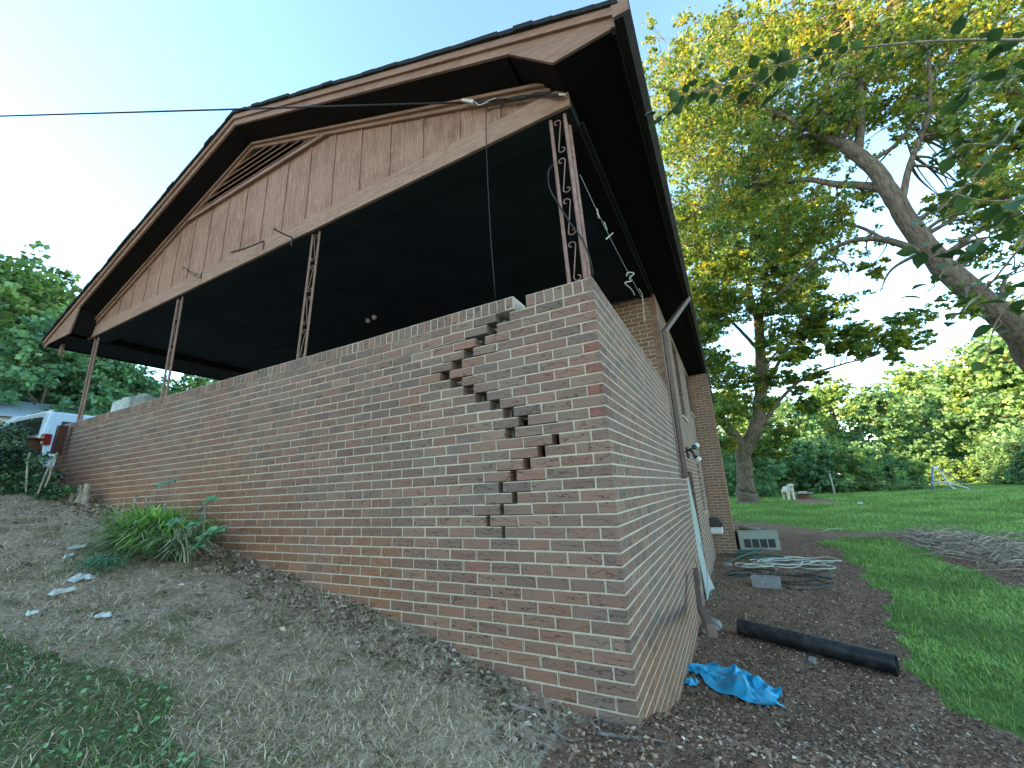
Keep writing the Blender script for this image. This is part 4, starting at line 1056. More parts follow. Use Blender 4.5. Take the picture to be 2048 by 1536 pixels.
# roots near the corner
for k, pts in enumerate([[(1040, 1418), (1075, 1430), (1110, 1465), (1140, 1485), (1170, 1480)], [(1195, 1470), (1250, 1478), (1310, 1485), (1360, 1500)], [(1180, 1440), (1195, 1462), (1225, 1475)], [(1020, 1412), (1050, 1420), (1085, 1432)]]):
    P_ = [gp(*p) for p in pts]; P_ = [Vector((p.x, p.y, float(H(p.x, p.y))+.004)) for p in P_]
    nn = len(spline(P_, 6)); wire('exposed_root', P_, [.010*(1-.6*t/nn) for t in range(nn)], 'root', ['forked root snaking down the slope left of the corner', 'long root crossing the bare soil under the corner', 'short root curling at the very foot of the corner', 'thin root end highest on the slope'][k], 'root', 'roots by the wall corner', n=6)

# ------------------------------------------------------------------ plants by the front wall
def stems(m, base, n, spread, h, r, rd, lean=.25):
    for k in range(n):
        p = base+Vector((rd.gauss(0, spread), rd.gauss(0, spread*.35), 0)); p.z = float(H(p.x, p.y))-.01; L = h*rd.uniform(.5, 1.1); d = Vector((rd.gauss(0, lean), rd.gauss(0, lean*.6), 1))
        rr = r*rd.uniform(.4, 1.2); m.tube([p, p+d*L*.5+Vector((rd.uniform(-.01, .01), 0, 0)), p+d*L], [rr, rr*.85, rr*.75], 6)
pb = gp(350, 1085); pb.y = min(pb.y, -.12)
c0 = gp(330, 1110)
sh = empty('pruned_shrub', on(335, 1075, y=-.16), 'hacked shrub of pale cut stems standing in front of the wall at left', 'shrub'); sh.location.z = float(H(sh.location.x, sh.location.y))
rd = random.Random(3); m = MB()
for px, py, hh, r in [(268,1035,.16,.013),(240,1045,.12,.007),(283,1030,.18,.012),(300,1030,.22,.006),(318,1030,.2,.014),(345,1030,.17,.012),(362,1030,.2,.006),(385,1035,.15,.012),(402,1030,.13,.012),(420,1030,.16,.007),(372,1040,.12,.009),(255,1050,.1,.009),(226,1060,.12,.007),(330,1032,.1,.016)]:
    b = on(px, py, y=-.12-.1*rd.random()); b.z = float(H(b.x, b.y)); t = b+Vector((rd.gauss(0, .05), rd.gauss(0, .02), hh*1.35)); m = MB(); SL0 = sh.location; m.tube([b-SL0, (b+t)/2+Vector((rd.gauss(0, .012), 0, 0))-SL0, t-SL0], [r, r*.95, r*.85], 7); m.build('cut_stem', MT[rd.choice(['cut', 'stick', 'stick'])], sh)
P = [];Dr = [];N2 = []; m = MB()
for k in range(8):
    b = on(rd.uniform(260, 420), 1040, y=-.12-.05*rd.random()); b.z = float(H(b.x, b.y)); t = b+Vector((rd.gauss(0, .08), rd.gauss(-.03, .03), rd.uniform(.2, .42))); m = MB(); m.tube(spline([b-sh.location, (b+t)/2+Vector((.02, 0, 0))-sh.location, t-sh.location], 4), .003, 5); m.build('shoot', MT['stick'], sh)
    for j in range(9):
        q = b.lerp(t, .4+.6*j/9)-sh.location; P.append(q); a = rd.uniform(0, 6.28); Dr.append((math.cos(a), math.sin(a)*.6, .2)); N2.append((rd.gauss(0, .4), -.5, 1))
leafmesh('shoot_leaves', np.array(P), np.array(N2), rng.uniform(.02, .05, len(P)), pal(len(P), [(.05, .13, .07), (.08, .18, .09)], .3), MT['bleaf'], 'oval', sh, asp=.38, Dir=np.array(Dr))
# strappy clump (daylily)
def clump(name, c, n, L, W, cols, label, cat, spread=.12, group=None):
    e_ = empty(name, c, label, cat, group); V = []; F = []; C4 = []
    for k in range(n):
        a = random.uniform(0, 2*math.pi); r0 = abs(random.gauss(0, spread)); bx, by = r0*math.cos(a+1), r0*.6*math.sin(a+1)
        wx, wy = c[0]+bx, c[1]+by; bz = float(H(wx, min(wy, -.03)))-c[2]
        l = L*random.uniform(.55, 1.1); d = Vector((math.cos(a), math.sin(a)*.8-.15, 0)); s = Vector((-d.y, d.x, 0)).normalized()*W*random.uniform(.6, 1.1)*.5
        cc = np.array(random.choice(cols))*random.uniform(.75, 1.25); rise = random.uniform(.6, 1.35); n0 = len(V); K = 7
        for i in range(K):
            t = i/(K-1); p = Vector((bx, by, bz))+d*l*(t**1.3)*(1.15-.35*rise)+Vector((0, 0, l*rise*(t*1.25-1.25*t*t*(.75+.3*(1-rise)))))
            if c[1]+p.y > -.01: p.y = -.01-c[1]
            hz = float(H(c[0]+p.x, min(c[1]+p.y, -.03)))-c[2]+.006
            if p.z < hz: p.z = hz
            w_ = s*(1-t**3*.9)
            V += [p-w_, p+w_]; C4 += [(*cc, 1)]*2
        F += [(n0+2*i, n0+2*i+1, n0+2*i+3, n0+2*i+2) for i in range(K-1)]
    np_obj('blades', V, np.array(F), MT['blade'], e_, {'Col': ('FLOAT_COLOR', C4)}, True); return e_
ly = [(.18, .40, .06), (.25, .48, .08), (.12, .30, .05), (.32, .50, .12)]
gw = [(.15, .25, .11), (.36, .40, .26), (.10, .18, .08), (.46, .46, .34)]
c = gp(300, 1098); clump('daylily_clump', (c.x, c.y, c.z), 800, .58, .016, ly, 'bright green strap-leaved clump under the cut shrub', 'lily plant', .13)
c = gp(350, 1120); clump('daylily_clump', (c.x, c.y, c.z), 330, .46, .015, gw, 'grey green drooping strap-leaved clump nearest the wall foot', 'lily plant', .06)
c = gp(255, 1105); clump('daylily_clump', (c.x, c.y, c.z), 300, .46, .015, gw, 'grey green drooping strap-leaved clump furthest left', 'lily plant', .08)
c = gp(400, 1085); clump('daylily_clump', (c.x, c.y, c.z), 90, .42, .012, ly, 'thin upright strap leaves behind the broad-leaved weed', 'lily plant', .05)
# broad-leaved plant: whorl leaves
def broad(name, c, spec, label, cat, colr, sl=.1, st='stick'):
    e_ = empty(name, c, label, cat); m = MB(); P = []; D_ = []; N2 = []; S = []
    for tip in spec:
        t = Vector(tip)-Vector(c); m.tube(spline([Vector((0, 0, 0)), t*.5+Vector((0, 0, .03)), t], 4), .003, 5)
        for j in range(6):
            a = j*math.pi/3+random.uniform(-.2, .2); P.append(t); D_.append((math.cos(a), math.sin(a)*.8, .1)); N2.append((random.gauss(0, .2), -.45, 1)); S.append(sl*random.uniform(.7, 1.1))
    m.build('stems', MT[st], e_); leafmesh('leaves', np.array(P), np.array(N2), np.array(S), pal(len(P), colr, .2), MT['bleaf'], 'ovate', e_, asp=.42, Dir=np.array(D_)); return e_
c = gp(395, 1110); broad('broadleaf_weed', tuple(c), [on(408, 1072, d=3.0), on(385, 1050, d=3.1), on(430, 1062, d=2.95), on(350, 1045, d=3.1), on(395, 1090, d=2.95), on(335, 965, d=3.3), on(418, 1000, d=3.25)], 'blue green weed with broad whorled leaves right of the lily clumps', 'weed', [(.08, .22, .10), (.12, .28, .13)], .09)
c = gp(200, 1140); fs = [on(px, py, z=float(c.z)+.06) for px, py in [(170,1120),(190,1110),(215,1105),(235,1110),(200,1125),(180,1135),(225,1125),(205,1140)]]
e_ = empty('fern_weed', c, 'soft feathery green weed left of the lily clumps', 'weed'); n = 1400
PP = np.array(c)*0+rng.normal(0, 1, (n, 3))*np.array([.10, .07, .03])+np.array([0, 0, .05])
leafmesh('fronds', PP, rng.normal(0, .5, (n, 3))+np.array([0, -.3, 1]), rng.uniform(.008, .022, n), pal(n, [(.06, .17, .09), (.09, .22, .11)], .3), MT['bleaf'], 'oval', e_, asp=.3)
# white rags on slope
for k, (ax, wd, lb) in enumerate([([(140,1170),(165,1160),(183,1162)], [.05, .09, .05], 'rolled white rag nearest the fern weed'), ([(98,1196),(122,1190),(148,1184)], [.03, .05, .03], 'long thin white rag lowest on the slope'), ([(133,1104),(155,1100),(175,1096)], [.02, .05, .02], 'flat white scrap left of the lily clumps'), ([(125,1122),(138,1117),(150,1112)], [.02, .04, .02], 'small white scrap just below the flat one'), ([(188,1242),(203,1240),(222,1238)], [.02, .03, .02], 'pale curled scrap in the dead grass'), ([(50,1238),(62,1235),(75,1232)], [.02, .025, .02], 'pale bark sliver nearest the left edge')]):
    sheet('white_rag', [gp(*p) for p in ax], [v*.8 for v in wd], 8, 12, .02, MT['paper'], lb, 'litter', .012, k+1, 2)
# left end: dark red board, stump, ivy bush, pot
o = MB().box((-.06, -.05, 0), (.06, .05, .42), bev=.006).build('leaning_board', MT['darkwood']); q = on(122, 905, y=-.06); o.location = (q.x-.05, -.10, q.z-.02); o.rotation_euler = (0, R_(6), 0); tag(o, 'dark red brown wooden post stub at the far left end of the brick wall', 'post')
st = gp(190, 1003); st.y = -.22
stt = empty('cut_stump', (st.x, st.y, float(H(st.x, st.y))), 'weathered multi-stem stump against the wall behind the shrub', 'stump'); m = MB(); rd = random.Random(8)
for k in range(9):
    a = rd.uniform(0, 6.28); r0 = rd.uniform(0, .12); p = Vector((r0*math.cos(a)*1.6, r0*math.sin(a)*.5, -.03)); m.tube([p, p+Vector((rd.gauss(0, .03), rd.gauss(0, .02), rd.uniform(.08, .26)))], [rd.uniform(.02, .045), rd.uniform(.018, .035)], 8)
m.build('stems', MT['stick'], stt)
# pot on the left
pp = on(50, 928, d=6.2); hgt = .34
pot = empty('rusty_pot', pp, 'rusty brown lidded pot standing among the dark ivy at the left edge', 'pot')
MB().tube([(0, 0, 0), (0, 0, .02), (0, 0, .12), (0, 0, .26), (0, 0, .33), (0, 0, .36)], [.09, .11, .145, .135, .10, .105], 24).build('body', MT['pot'], pot, True)
MB().tube([(0, 0, .37), (0, 0, .385), (0, 0, .41)], [.15, .15, .04], 24).build('lid', MT['pot'], pot, True)
print('POT', pp, float(H(pp.x, pp.y)))

# ------------------------------------------------------------------ trees
def bez_leaves(centres, radii, per, size, cols, rdev=.25, flat=.55, up=.3):
    """leaf positions: clumps around twig centres"""
    C = np.array(centres, float); r = np.asarray(radii, float); n = len(C)
    k = np.repeat(np.arange(n), per); N = len(k)
    d = rng.standard_normal((N, 3)); d /= np.linalg.norm(d, axis=1, keepdims=True)
    rr = rng.uniform(0, 1, N)**.45
    P = C[k]+d*(rr*r[k])[:, None]*np.array([1, 1, flat])
    nn = rng.standard_normal((N, 3))*.8+np.array([0, 0, up+.4])
    ci = rng.choice(len(cols), n); cc = np.array(cols)[ci][k]*(1+rng.uniform(-rdev, rdev, (N, 1)))*(1+rng.uniform(-.12, .12, (N, 3)))
    return P, nn, rng.uniform(size*.65, size*1.3, N), cc
def tree_thing(name, base, label, cat, skeleton, blobs, leaf, per, sub, cols, bark='bark', group=None, twig=True, shape='maple', gaps=(), seed=0, flat=.55):
    """skeleton: list of (points, radii); blobs: list of (centre Vector, radius)"""
    rd = random.Random(seed); e_ = empty(name, base, label, cat, group); B = Vector(base); m = MB(); sk = []
    for pts, r0, r1, sides in skeleton:
        sp = spline(pts, 6); k = len(sp); rs = [r0+(r1-r0)*(i/(k-1))**.8 for i in range(k)]
        sp = [p+Vector((rd.gauss(0, 1), rd.gauss(0, 1), rd.gauss(0, 1)))*rs[i]*.05 for i, p in enumerate(sp)]
        m.tube([p-B for p in sp], rs, sides); sk += [(p, rs[i]) for i, p in enumerate(sp)]
    SK = np.array([tuple(p) for p, _ in sk]); cen = []; rad = []
    for c, r in blobs:
        c = Vector(c); d = np.linalg.norm(SK-np.array(c), axis=1); i = int(np.argmin(d+.0*SK[:, 2])); s = Vector(SK[i]); rs = min(sk[i][1]*.6, .05)
        mid_ = (s+c)/2+Vector((rd.gauss(0, .1), rd.gauss(0, .1), .12))*(c-s).length
        if twig: m.tube([p-B for p in spline([s, mid_, c], 5)], [rs*(1-.85*t/10) for t in range(11)], 5, cap=False)
        for j in range(sub):
            q = Vector((rd.gauss(0, 1), rd.gauss(0, 1), rd.gauss(0, .6))); q = q.normalized()*r*rd.random()**.4; p = c+q
            if any(abs((on_px := proj(p))[0]-gx0) < gr and abs(on_px[1]-gy0) < gr2 for gx0, gy0, gr, gr2 in gaps): continue
            cen.append(tuple(p)); rad.append(r*rd.uniform(.18, .38))
            if twig and rd.random() < .5: m.tube([p2-B for p2 in (c.lerp(s, .1), (c+p)/2+Vector((0, 0, .04*r)), p)], [rs*.22+.002, rs*.15+.002, .002], 3, cap=False)
    m.build('trunk', MT[bark], e_, True)
    P, nn, S, cc = bez_leaves(cen, rad, per, leaf, cols, flat=flat)
    leafmesh('crown', P-np.array(B), nn, S, cc, MT['leaf'], shape, e_, asp=.6); return e_
def proj(p):
    c = RC @ (np.array(p)-CAM); return (1024+FPX*c[0]/c[2], 768+FPX*c[1]/c[2]) if c[2] > .1 else (-9999, -9999)
GRN = [(.10, .18, .04), (.13, .22, .05), (.07, .14, .035), (.16, .25, .05), (.10, .18, .06)]
YEL = [(.22, .27, .035), (.28, .29, .04), (.17, .23, .03), (.32, .30, .045)]

def blobs_px(spec, rd, dj=1.0):
    """spec: (px, py, depth, radius m, count): blobs scattered around real places in the crown"""
    out = []
    for px, py, dep, spx, spy, r, cnt in spec:
        for _ in range(cnt):
            out.append((on(px+rd.uniform(-spx, spx), py+rd.uniform(-spy, spy), d=dep+rd.uniform(-dj, dj)), r*rd.uniform(.7, 1.25)))
    return out
rd = random.Random(11)
# T1: the big forked tree on the lawn edge
D1 = 20.5
def q1(px, py, dd_=0): return on(px, py, d=D1+dd_)
b1 = gp(1492, 1004); b1 = Vector((q1(1494, 1000).x, q1(1494, 1000).y, 0)); b1.z = float(H(b1.x, b1.y))-.1
sk1 = [([b1, q1(1493, 985), q1(1491, 965)], .56, .38, 16), ([q1(1491, 967), q1(1490, 945), q1(1487, 915), q1(1484, 888)], .38, .33, 16),
       ([q1(1484, 900), q1(1470, 872), q1(1452, 850), q1(1440, 832)], .32, .20, 10),
       ([q1(1486, 905), q1(1505, 870), q1(1518, 830), q1(1522, 760), q1(1521, 690), q1(1516, 640)], .38, .20, 12),
       ([q1(1516, 640), q1(1500, 590), q1(1490, 530), q1(1470, 470), q1(1450, 400)], .18, .06, 8),
       ([q1(1519, 660), q1(1530, 560), q1(1540, 450), q1(1560, 330), q1(1575, 250)], .13, .04, 8),
       ([q1(1524, 790), q1(1560, 720), q1(1600, 650), q1(1620, 600), q1(1640, 560)], .11, .035, 7),
       ([q1(1524, 850), q1(1560, 800), q1(1610, 755), q1(1680, 730), q1(1750, 712)], .12, .03, 7),
       ([q1(1517, 700), q1(1480, 660), q1(1440, 620), q1(1410, 600)], .10, .04, 7),
       ([q1(1523, 740), q1(1570, 690), q1(1640, 650), q1(1700, 620)], .07, .03, 6),
       ([q1(1447, 845), q1(1430, 815), q1(1420, 780)], .14, .06, 7)]
bl1 = blobs_px([(1410, 640, D1, 40, 120, 1.0, 16), (1500, 560, D1, 90, 70, 1.15, 22), (1440, 430, D1, 70, 90, 1.2, 18), (1560, 420, D1, 70, 110, 1.15, 18), (1390, 200, D1+1, 80, 130, 1.5, 22),
               (1500, 180, D1, 90, 150, 1.3, 14), (1620, 640, D1, 60, 40, .7, 11), (1770, 670, D1, 70, 40, .6, 9), (1560, 690, D1, 40, 40, .6, 5), (1680, 690, D1, 110, 28, .55, 15), (1600, 530, D1, 60, 60, .85, 9), (1590, 780, D1, 70, 35, .5, 8), (1420, 840, D1, 30, 60, .75, 8), (1480, 790, D1+1, 60, 50, .8, 7), (1385, 540, D1, 22, 140, .9, 12), (1550, 880, D1+.5, 60, 30, .6, 6)], rd, 1.8)
tree_thing('maple_tree', b1, 'big forked tree with an orange lit trunk standing behind the chimney', 'tree', sk1, bl1, .14, 20, 26, [*GRN, *YEL[:2]], 'bark', seed=3)
# broken limb stub, bright heartwood
# T2: nearer leaning tree from the right
def q2(px, py, d): return on(px, py, d=d)
b2 = Vector((7.2, 6.2, 0)); b2.z = float(H(b2.x, b2.y))-.1
sk2 = [([b2, Vector((6.9, 6.4, 1.2)), q2(2110, 740, 6.9), q2(2030, 655, 7.0), q2(1930, 575, 7.2), q2(1850, 490, 7.5), q2(1795, 410, 7.8), q2(1750, 340, 8.1), q2(1690, 290, 8.4)], .265, .12, 16),
       ([q2(1765, 375, 8.0), q2(1735, 372, 8.3), q2(1670, 368, 8.7), q2(1600, 360, 9.2), q2(1500, 385, 9.8), q2(1400, 420, 10.5)], .10, .025, 9),
       ([q2(1690, 290, 8.4), q2(1640, 270, 8.9), q2(1575, 235, 9.6), q2(1500, 200, 10.2)], .10, .03, 8),
       ([q2(1715, 310, 8.3), q2(1722, 230, 8.6), q2(1715, 120, 9), q2(1700, 20, 9.6)], .09, .04, 8),
       ([q2(1860, 510, 7.4), q2(1760, 478, 7.9), q2(1680, 490, 8.3), q2(1610, 540, 8.7), q2(1545, 600, 9.1)], .075, .02, 8),
       ([q2(1800, 425, 7.7), q2(1820, 330, 7.9), q2(1860, 210, 8.1), q2(1850, 60, 8.6)], .07, .03, 7),
       ([q2(1740, 325, 8.2), q2(1800, 280, 8.4), q2(1850, 200, 8.7), q2(1900, 90, 9)], .05, .02, 6),
       ([q2(1790, 490, 7.8), q2(1700, 450, 8.4), q2(1600, 470, 9), q2(1480, 500, 9.8)], .04, .012, 6)]
bl2 = blobs_px([(1450, 300, 10.5, 100, 160, .75, 26), (1600, 130, 10, 130, 130, .75, 34), (1760, 120, 9.5, 110, 120, .7, 26), (1930, 120, 9, 110, 120, .65, 24), (1600, 320, 9.6, 90, 70, .6, 16), (1700, 240, 9, 90, 60, .55, 12),
               (1640, 450, 9.2, 90, 60, .55, 14), (1560, 500, 9.4, 70, 60, .5, 9), (1720, 560, 8.6, 60, 40, .35, 5), (1900, 330, 8.4, 90, 80, .5, 12), (1990, 450, 8, 60, 90, .45, 9), (1950, 620, 7.6, 40, 30, .3, 3), (1480, 420, 10, 90, 70, .6, 12), (1350, 90, 10.5, 60, 80, .6, 7), (1900, 420, 8, 60, 40, .4, 4)], rd, 1.0)
GAP = [(1790, 335, 38, 30), (1880, 360, 40, 26), (1690, 580, 40, 36), (1800, 600, 60, 40), (1640, 700, 40, 30), (1730, 430, 26, 18), (1330, 60, 22, 60)]
tree_thing('maple_tree', b2, 'near tree leaning in from the right with a thick mossy trunk', 'tree', sk2, bl2, .08, 12, 16, [*GRN, *YEL], 'bark2', gaps=GAP, seed=5, flat=.45)
# T3: another limb system further right and behind
b3 = Vector((11.0, 10.5, 0)); b3.z = float(H(b3.x, b3.y))-.1
def q3(px, py, d=11.5): return on(px, py, d=d)
sk3 = [([b3, Vector((10.4, 10.6, 2.5)), q3(2080, 480), q3(2000, 400), q3(1965, 345), q3(1930, 300)], .30, .15, 12),
       ([q3(2080, 480), q3(2090, 330), q3(2040, 200), q3(1975, 155), q3(1945, 120), q3(1900, 40)], .24, .13, 12),
       ([q3(1930, 300), q3(1880, 220), q3(1830, 120), q3(1790, 20), q3(1760, -60)], .15, .13, 10)]
bl3 = blobs_px([(2000, 60, 11.5, 90, 100, .8, 14), (2020, 260, 11.5, 60, 80, .7, 10), (1850, 40, 12, 90, 80, .8, 12), (2030, 400, 11, 50, 60, .6, 6), (1650, 60, 12.5, 120, 90, .8, 10)], rd, 1.2)
tree_thing('maple_tree', b3, 'tree at the right edge with two thick limbs behind the leaning tree', 'tree', sk3, bl3, .10, 16, 22, [*GRN, *YEL], 'bark2', seed=6, flat=.5)

# background trees and bushes on the right: each its own thing, from a few shared kinds
def generic_tree(name, h, rw, leaf, nblob, sub, per, cols, seed, label, cat, group, trunk_r=.22, low=.12, bark='bark', shape='quad', flat=.6):
    rd = random.Random(seed); sk = [([Vector((0, 0, -.3)), Vector((.1, 0, h*.25)), Vector((-.1, .1, h*.55)), Vector((.05, 0, h*.9))], trunk_r, trunk_r*.2, 8)]; bl = []
    for k in range(nblob):
        t = low+(1-low)*(k+.5)/nblob; prof = math.sin(math.pi*min(1, (t-low)/(1-low)*.86+.14))**.6; a = k*2.4+rd.uniform(-.4, .4); rr = rw*prof*rd.uniform(.35, 1.0)
        c = Vector((rr*math.cos(a), rr*math.sin(a), t*h)); r = rw*.40*rd.uniform(.7, 1.2); bl.append((c, r))
        if k % 2 == 0: sk.append(([Vector((0, 0, t*h*.7)), Vector((c.x*.5, c.y*.5, t*h*.86)), c], trunk_r*.35, .02, 5))
    return tree_thing(name, (0, 0, 0), label, cat, sk, bl, leaf, per, sub, cols, bark, group, True, shape, seed=seed, flat=flat)
def copy_tree(o, loc, rz, s, label=None, group=None):
    c = o.copy(); col.objects.link(c); c.location = loc; c.rotation_euler = (0, 0, rz); c.scale = (s, s, s) if not isinstance(s, tuple) else s
    if label: c['label'] = label
    if group: c['group'] = group
    for ch in o.children:
        d = ch.copy(); col.objects.link(d); d.parent = c
    return c
BG1 = [(.15, .27, .11), (.19, .33, .13), (.11, .21, .09), (.24, .37, .13)]
BG2 = [(.14, .28, .16), (.18, .34, .18), (.10, .22, .13)]
kA = generic_tree('woodland_tree', 12, 4.0, .30, 30, 26, 14, BG1, 21, '', 'tree', 'trees of the woods', .25, .15)
kB = generic_tree('woodland_tree', 10, 3.6, .27, 28, 26, 14, BG2, 22, '', 'tree', 'trees of the woods', .2, .05)
kC = generic_tree('woodland_tree', 20, 5.0, .36, 44, 28, 14, BG1, 23, '', 'tree', 'trees of the woods', .3, .2)
bA = generic_tree('bush', 3.2, 1.7, .13, 22, 24, 16, BG2, 24, '', 'bush', 'bushes behind the lawn', .06, .05)
bB = generic_tree('bush', 2.4, 2.0, .13, 20, 24, 16, BG1, 25, '', 'bush', 'bushes behind the lawn', .05, .05)
used = set()
def place(kind, px, dep, s, rz, label, zoff=0, group=None, py=960):
    p = on(px, py, d=dep); loc = (p.x, p.y, float(Hb(p.x, p.y))-.15+zoff)
    if id(kind) not in used:
        used.add(id(kind)); kind.location = loc; kind.rotation_euler = (0, 0, rz); kind.scale = (s, s, s); kind['label'] = label
        if group: kind['group'] = group
        return kind
    return copy_tree(kind, loc, rz, s, label, group)
RG = 'trees behind the lawn on the right'
for k, (kd, px, dep, s, lb) in enumerate([
    (kA, 1480, 38, .80, 'green tree behind the big forked trunk'), (kB, 1600, 36, .78, 'blue green tree behind the white dog'), (kA, 1700, 40, .85, 'olive tree above the fence post'),
    (kB, 1790, 37, .88, 'rounded tree left of the dark hollow in the woods'), (kA, 1890, 42, 1.0, 'tall green tree above the blue play frame'), (kB, 1980, 36, 1.02, 'light green tree right of the blue play frame'),
    (kA, 2080, 33, 1.0, 'green tree cut off by the right edge'), (kC, 1660, 58, .55, 'hazy tree far off between the trunks'), (kC, 1840, 60, .66, 'far tall tree rising over the right woods'), (kC, 1960, 55, .68, 'far tall tree near the right edge'),
    (kC, 1540, 56, .52, 'far tree right of the forked trunk'), (kB, 2160, 30, 1.2, 'tree just outside the right edge'), (kA, 2260, 28, 1.1, 'outer tree past the right edge'), (kC, 2100, 60, .72, 'far tree past the right edge')]):
    place(kd, px, dep, s, k*1.7, lb, 0, RG)
BG_ = 'bushes along the far edge of the lawn'
for k, (kd, px, dep, s, lb) in enumerate([
    (bA, 1500, 26, 1.1, 'dark bush behind the forked tree base'), (bB, 1550, 29, 1.1, 'bush left of the white dog'), (bA, 1630, 27, 1.15, 'bright bush just behind the stump table'), (bB, 1690, 27, 1.2, 'wide bush behind the fence post'),
    (bA, 1745, 28, .95, 'bush right of the fence post'), (bB, 1800, 28, 1.0, 'low wide bush left of the blue play frame'), (bB, 1900, 33, .8, 'low bush behind the blue play frame'), (bA, 2030, 27, .9, 'bush at the right edge of the lawn'), (bB, 1975, 32, .8, 'low bush right of the play frame'), (bA, 1455, 30, 1.2, 'bush hidden partly by the chimney'), (bA, 2110, 25, 1.1, 'bush just past the right edge'), (bB, 1595, 33, 1.3, 'taller bush behind the white dog'), (bA, 1850, 36, 1.0, 'bush in the shade of the right woods')]):
    place(kd, px, dep, s, k*2.1, lb, 0, BG_)
# woods on the left: visible ones, then unseen rows added to keep the yard in shade
LG = 'woods on the left'
vis = [(kC, 20, 27, .66, 'tall tree at the left edge, its crown topping the left woods'), (kC, 95, 31, .68, 'tall tree nearest the left end of the roof'), (kC, 165, 36, .60, 'shorter tree just below the left eave'), (kB, 60, 22, .85, 'light green tree low in the left woods'),
       (kB, 150, 24, .8, 'green tree seen beside the leftmost porch post'), (kB, 240, 26, .66, 'tree seen between the two left porch posts'), (kA, 310, 30, .56, 'tree seen just left of the second porch post'), (kA, 380, 30, .60, 'tree seen right of the second porch post'), (kB, 430, 34, .8, 'last tree visible under the porch eave'), (kA, -60, 24, 1.1, 'tree just outside the left edge')]
for k, (kd, px, dep, s, lb) in enumerate(vis): place(kd, px, dep, s, k*1.3, lb, 0, LG, py=900)
k = 0
for dist in (47, 53.5, 60):
    for t in np.arange(-24, 46, 4.6):
        xj = SUN_AZ[0]*dist-.60*t*1.0+random.uniform(-1.3, 1.3); yj = SUN_AZ[1]*dist+.80*t+random.uniform(-1.3, 1.3)
        copy_tree(kC, (xj, yj, float(Hb(xj, yj))-.2), random.uniform(0, 6), random.uniform(.98, 1.12), 'one of the unseen tall trees added to keep the low sun off the yard', 'unseen trees added to shade the yard'); k += 1
print('deep', k)
# neighbour's building and cars at left
def frame_at(px, py, d): return on(px, py, d=d)
nb = frame_at(55, 850, 24); nz = float(Hb(nb.x, nb.y))
bd = empty('neighbour_building', (nb.x, nb.y, nz), "low building with a pale blue grey metal roof behind the cars", 'building', rz=math.atan2(nb.x-CAM[0], -(nb.y-CAM[1]))+R_(10))
rt = nb.z-nz
MB().box((-7, 0, 0), (7, 6, rt-.5), bev=.02).build('wall', MT['white'], bd)
m = MB()
m.prism([(-.5, rt-.55), (3.0, rt+.75), (6.5, rt-.55), (6.5, rt-.47), (3.0, rt+.84), (-.5, rt-.47)], 0, -7.5, 7.5)
m.build('roof', MT['roofm'], bd)
MB().box((-3.2, -.02, .9), (-2.2, .02, 2.0)).build('window', MT['glass'], bd); MB().box((1.0, -.02, 0), (1.9, .02, 2.1)).build('door', MT['gutter'], bd)
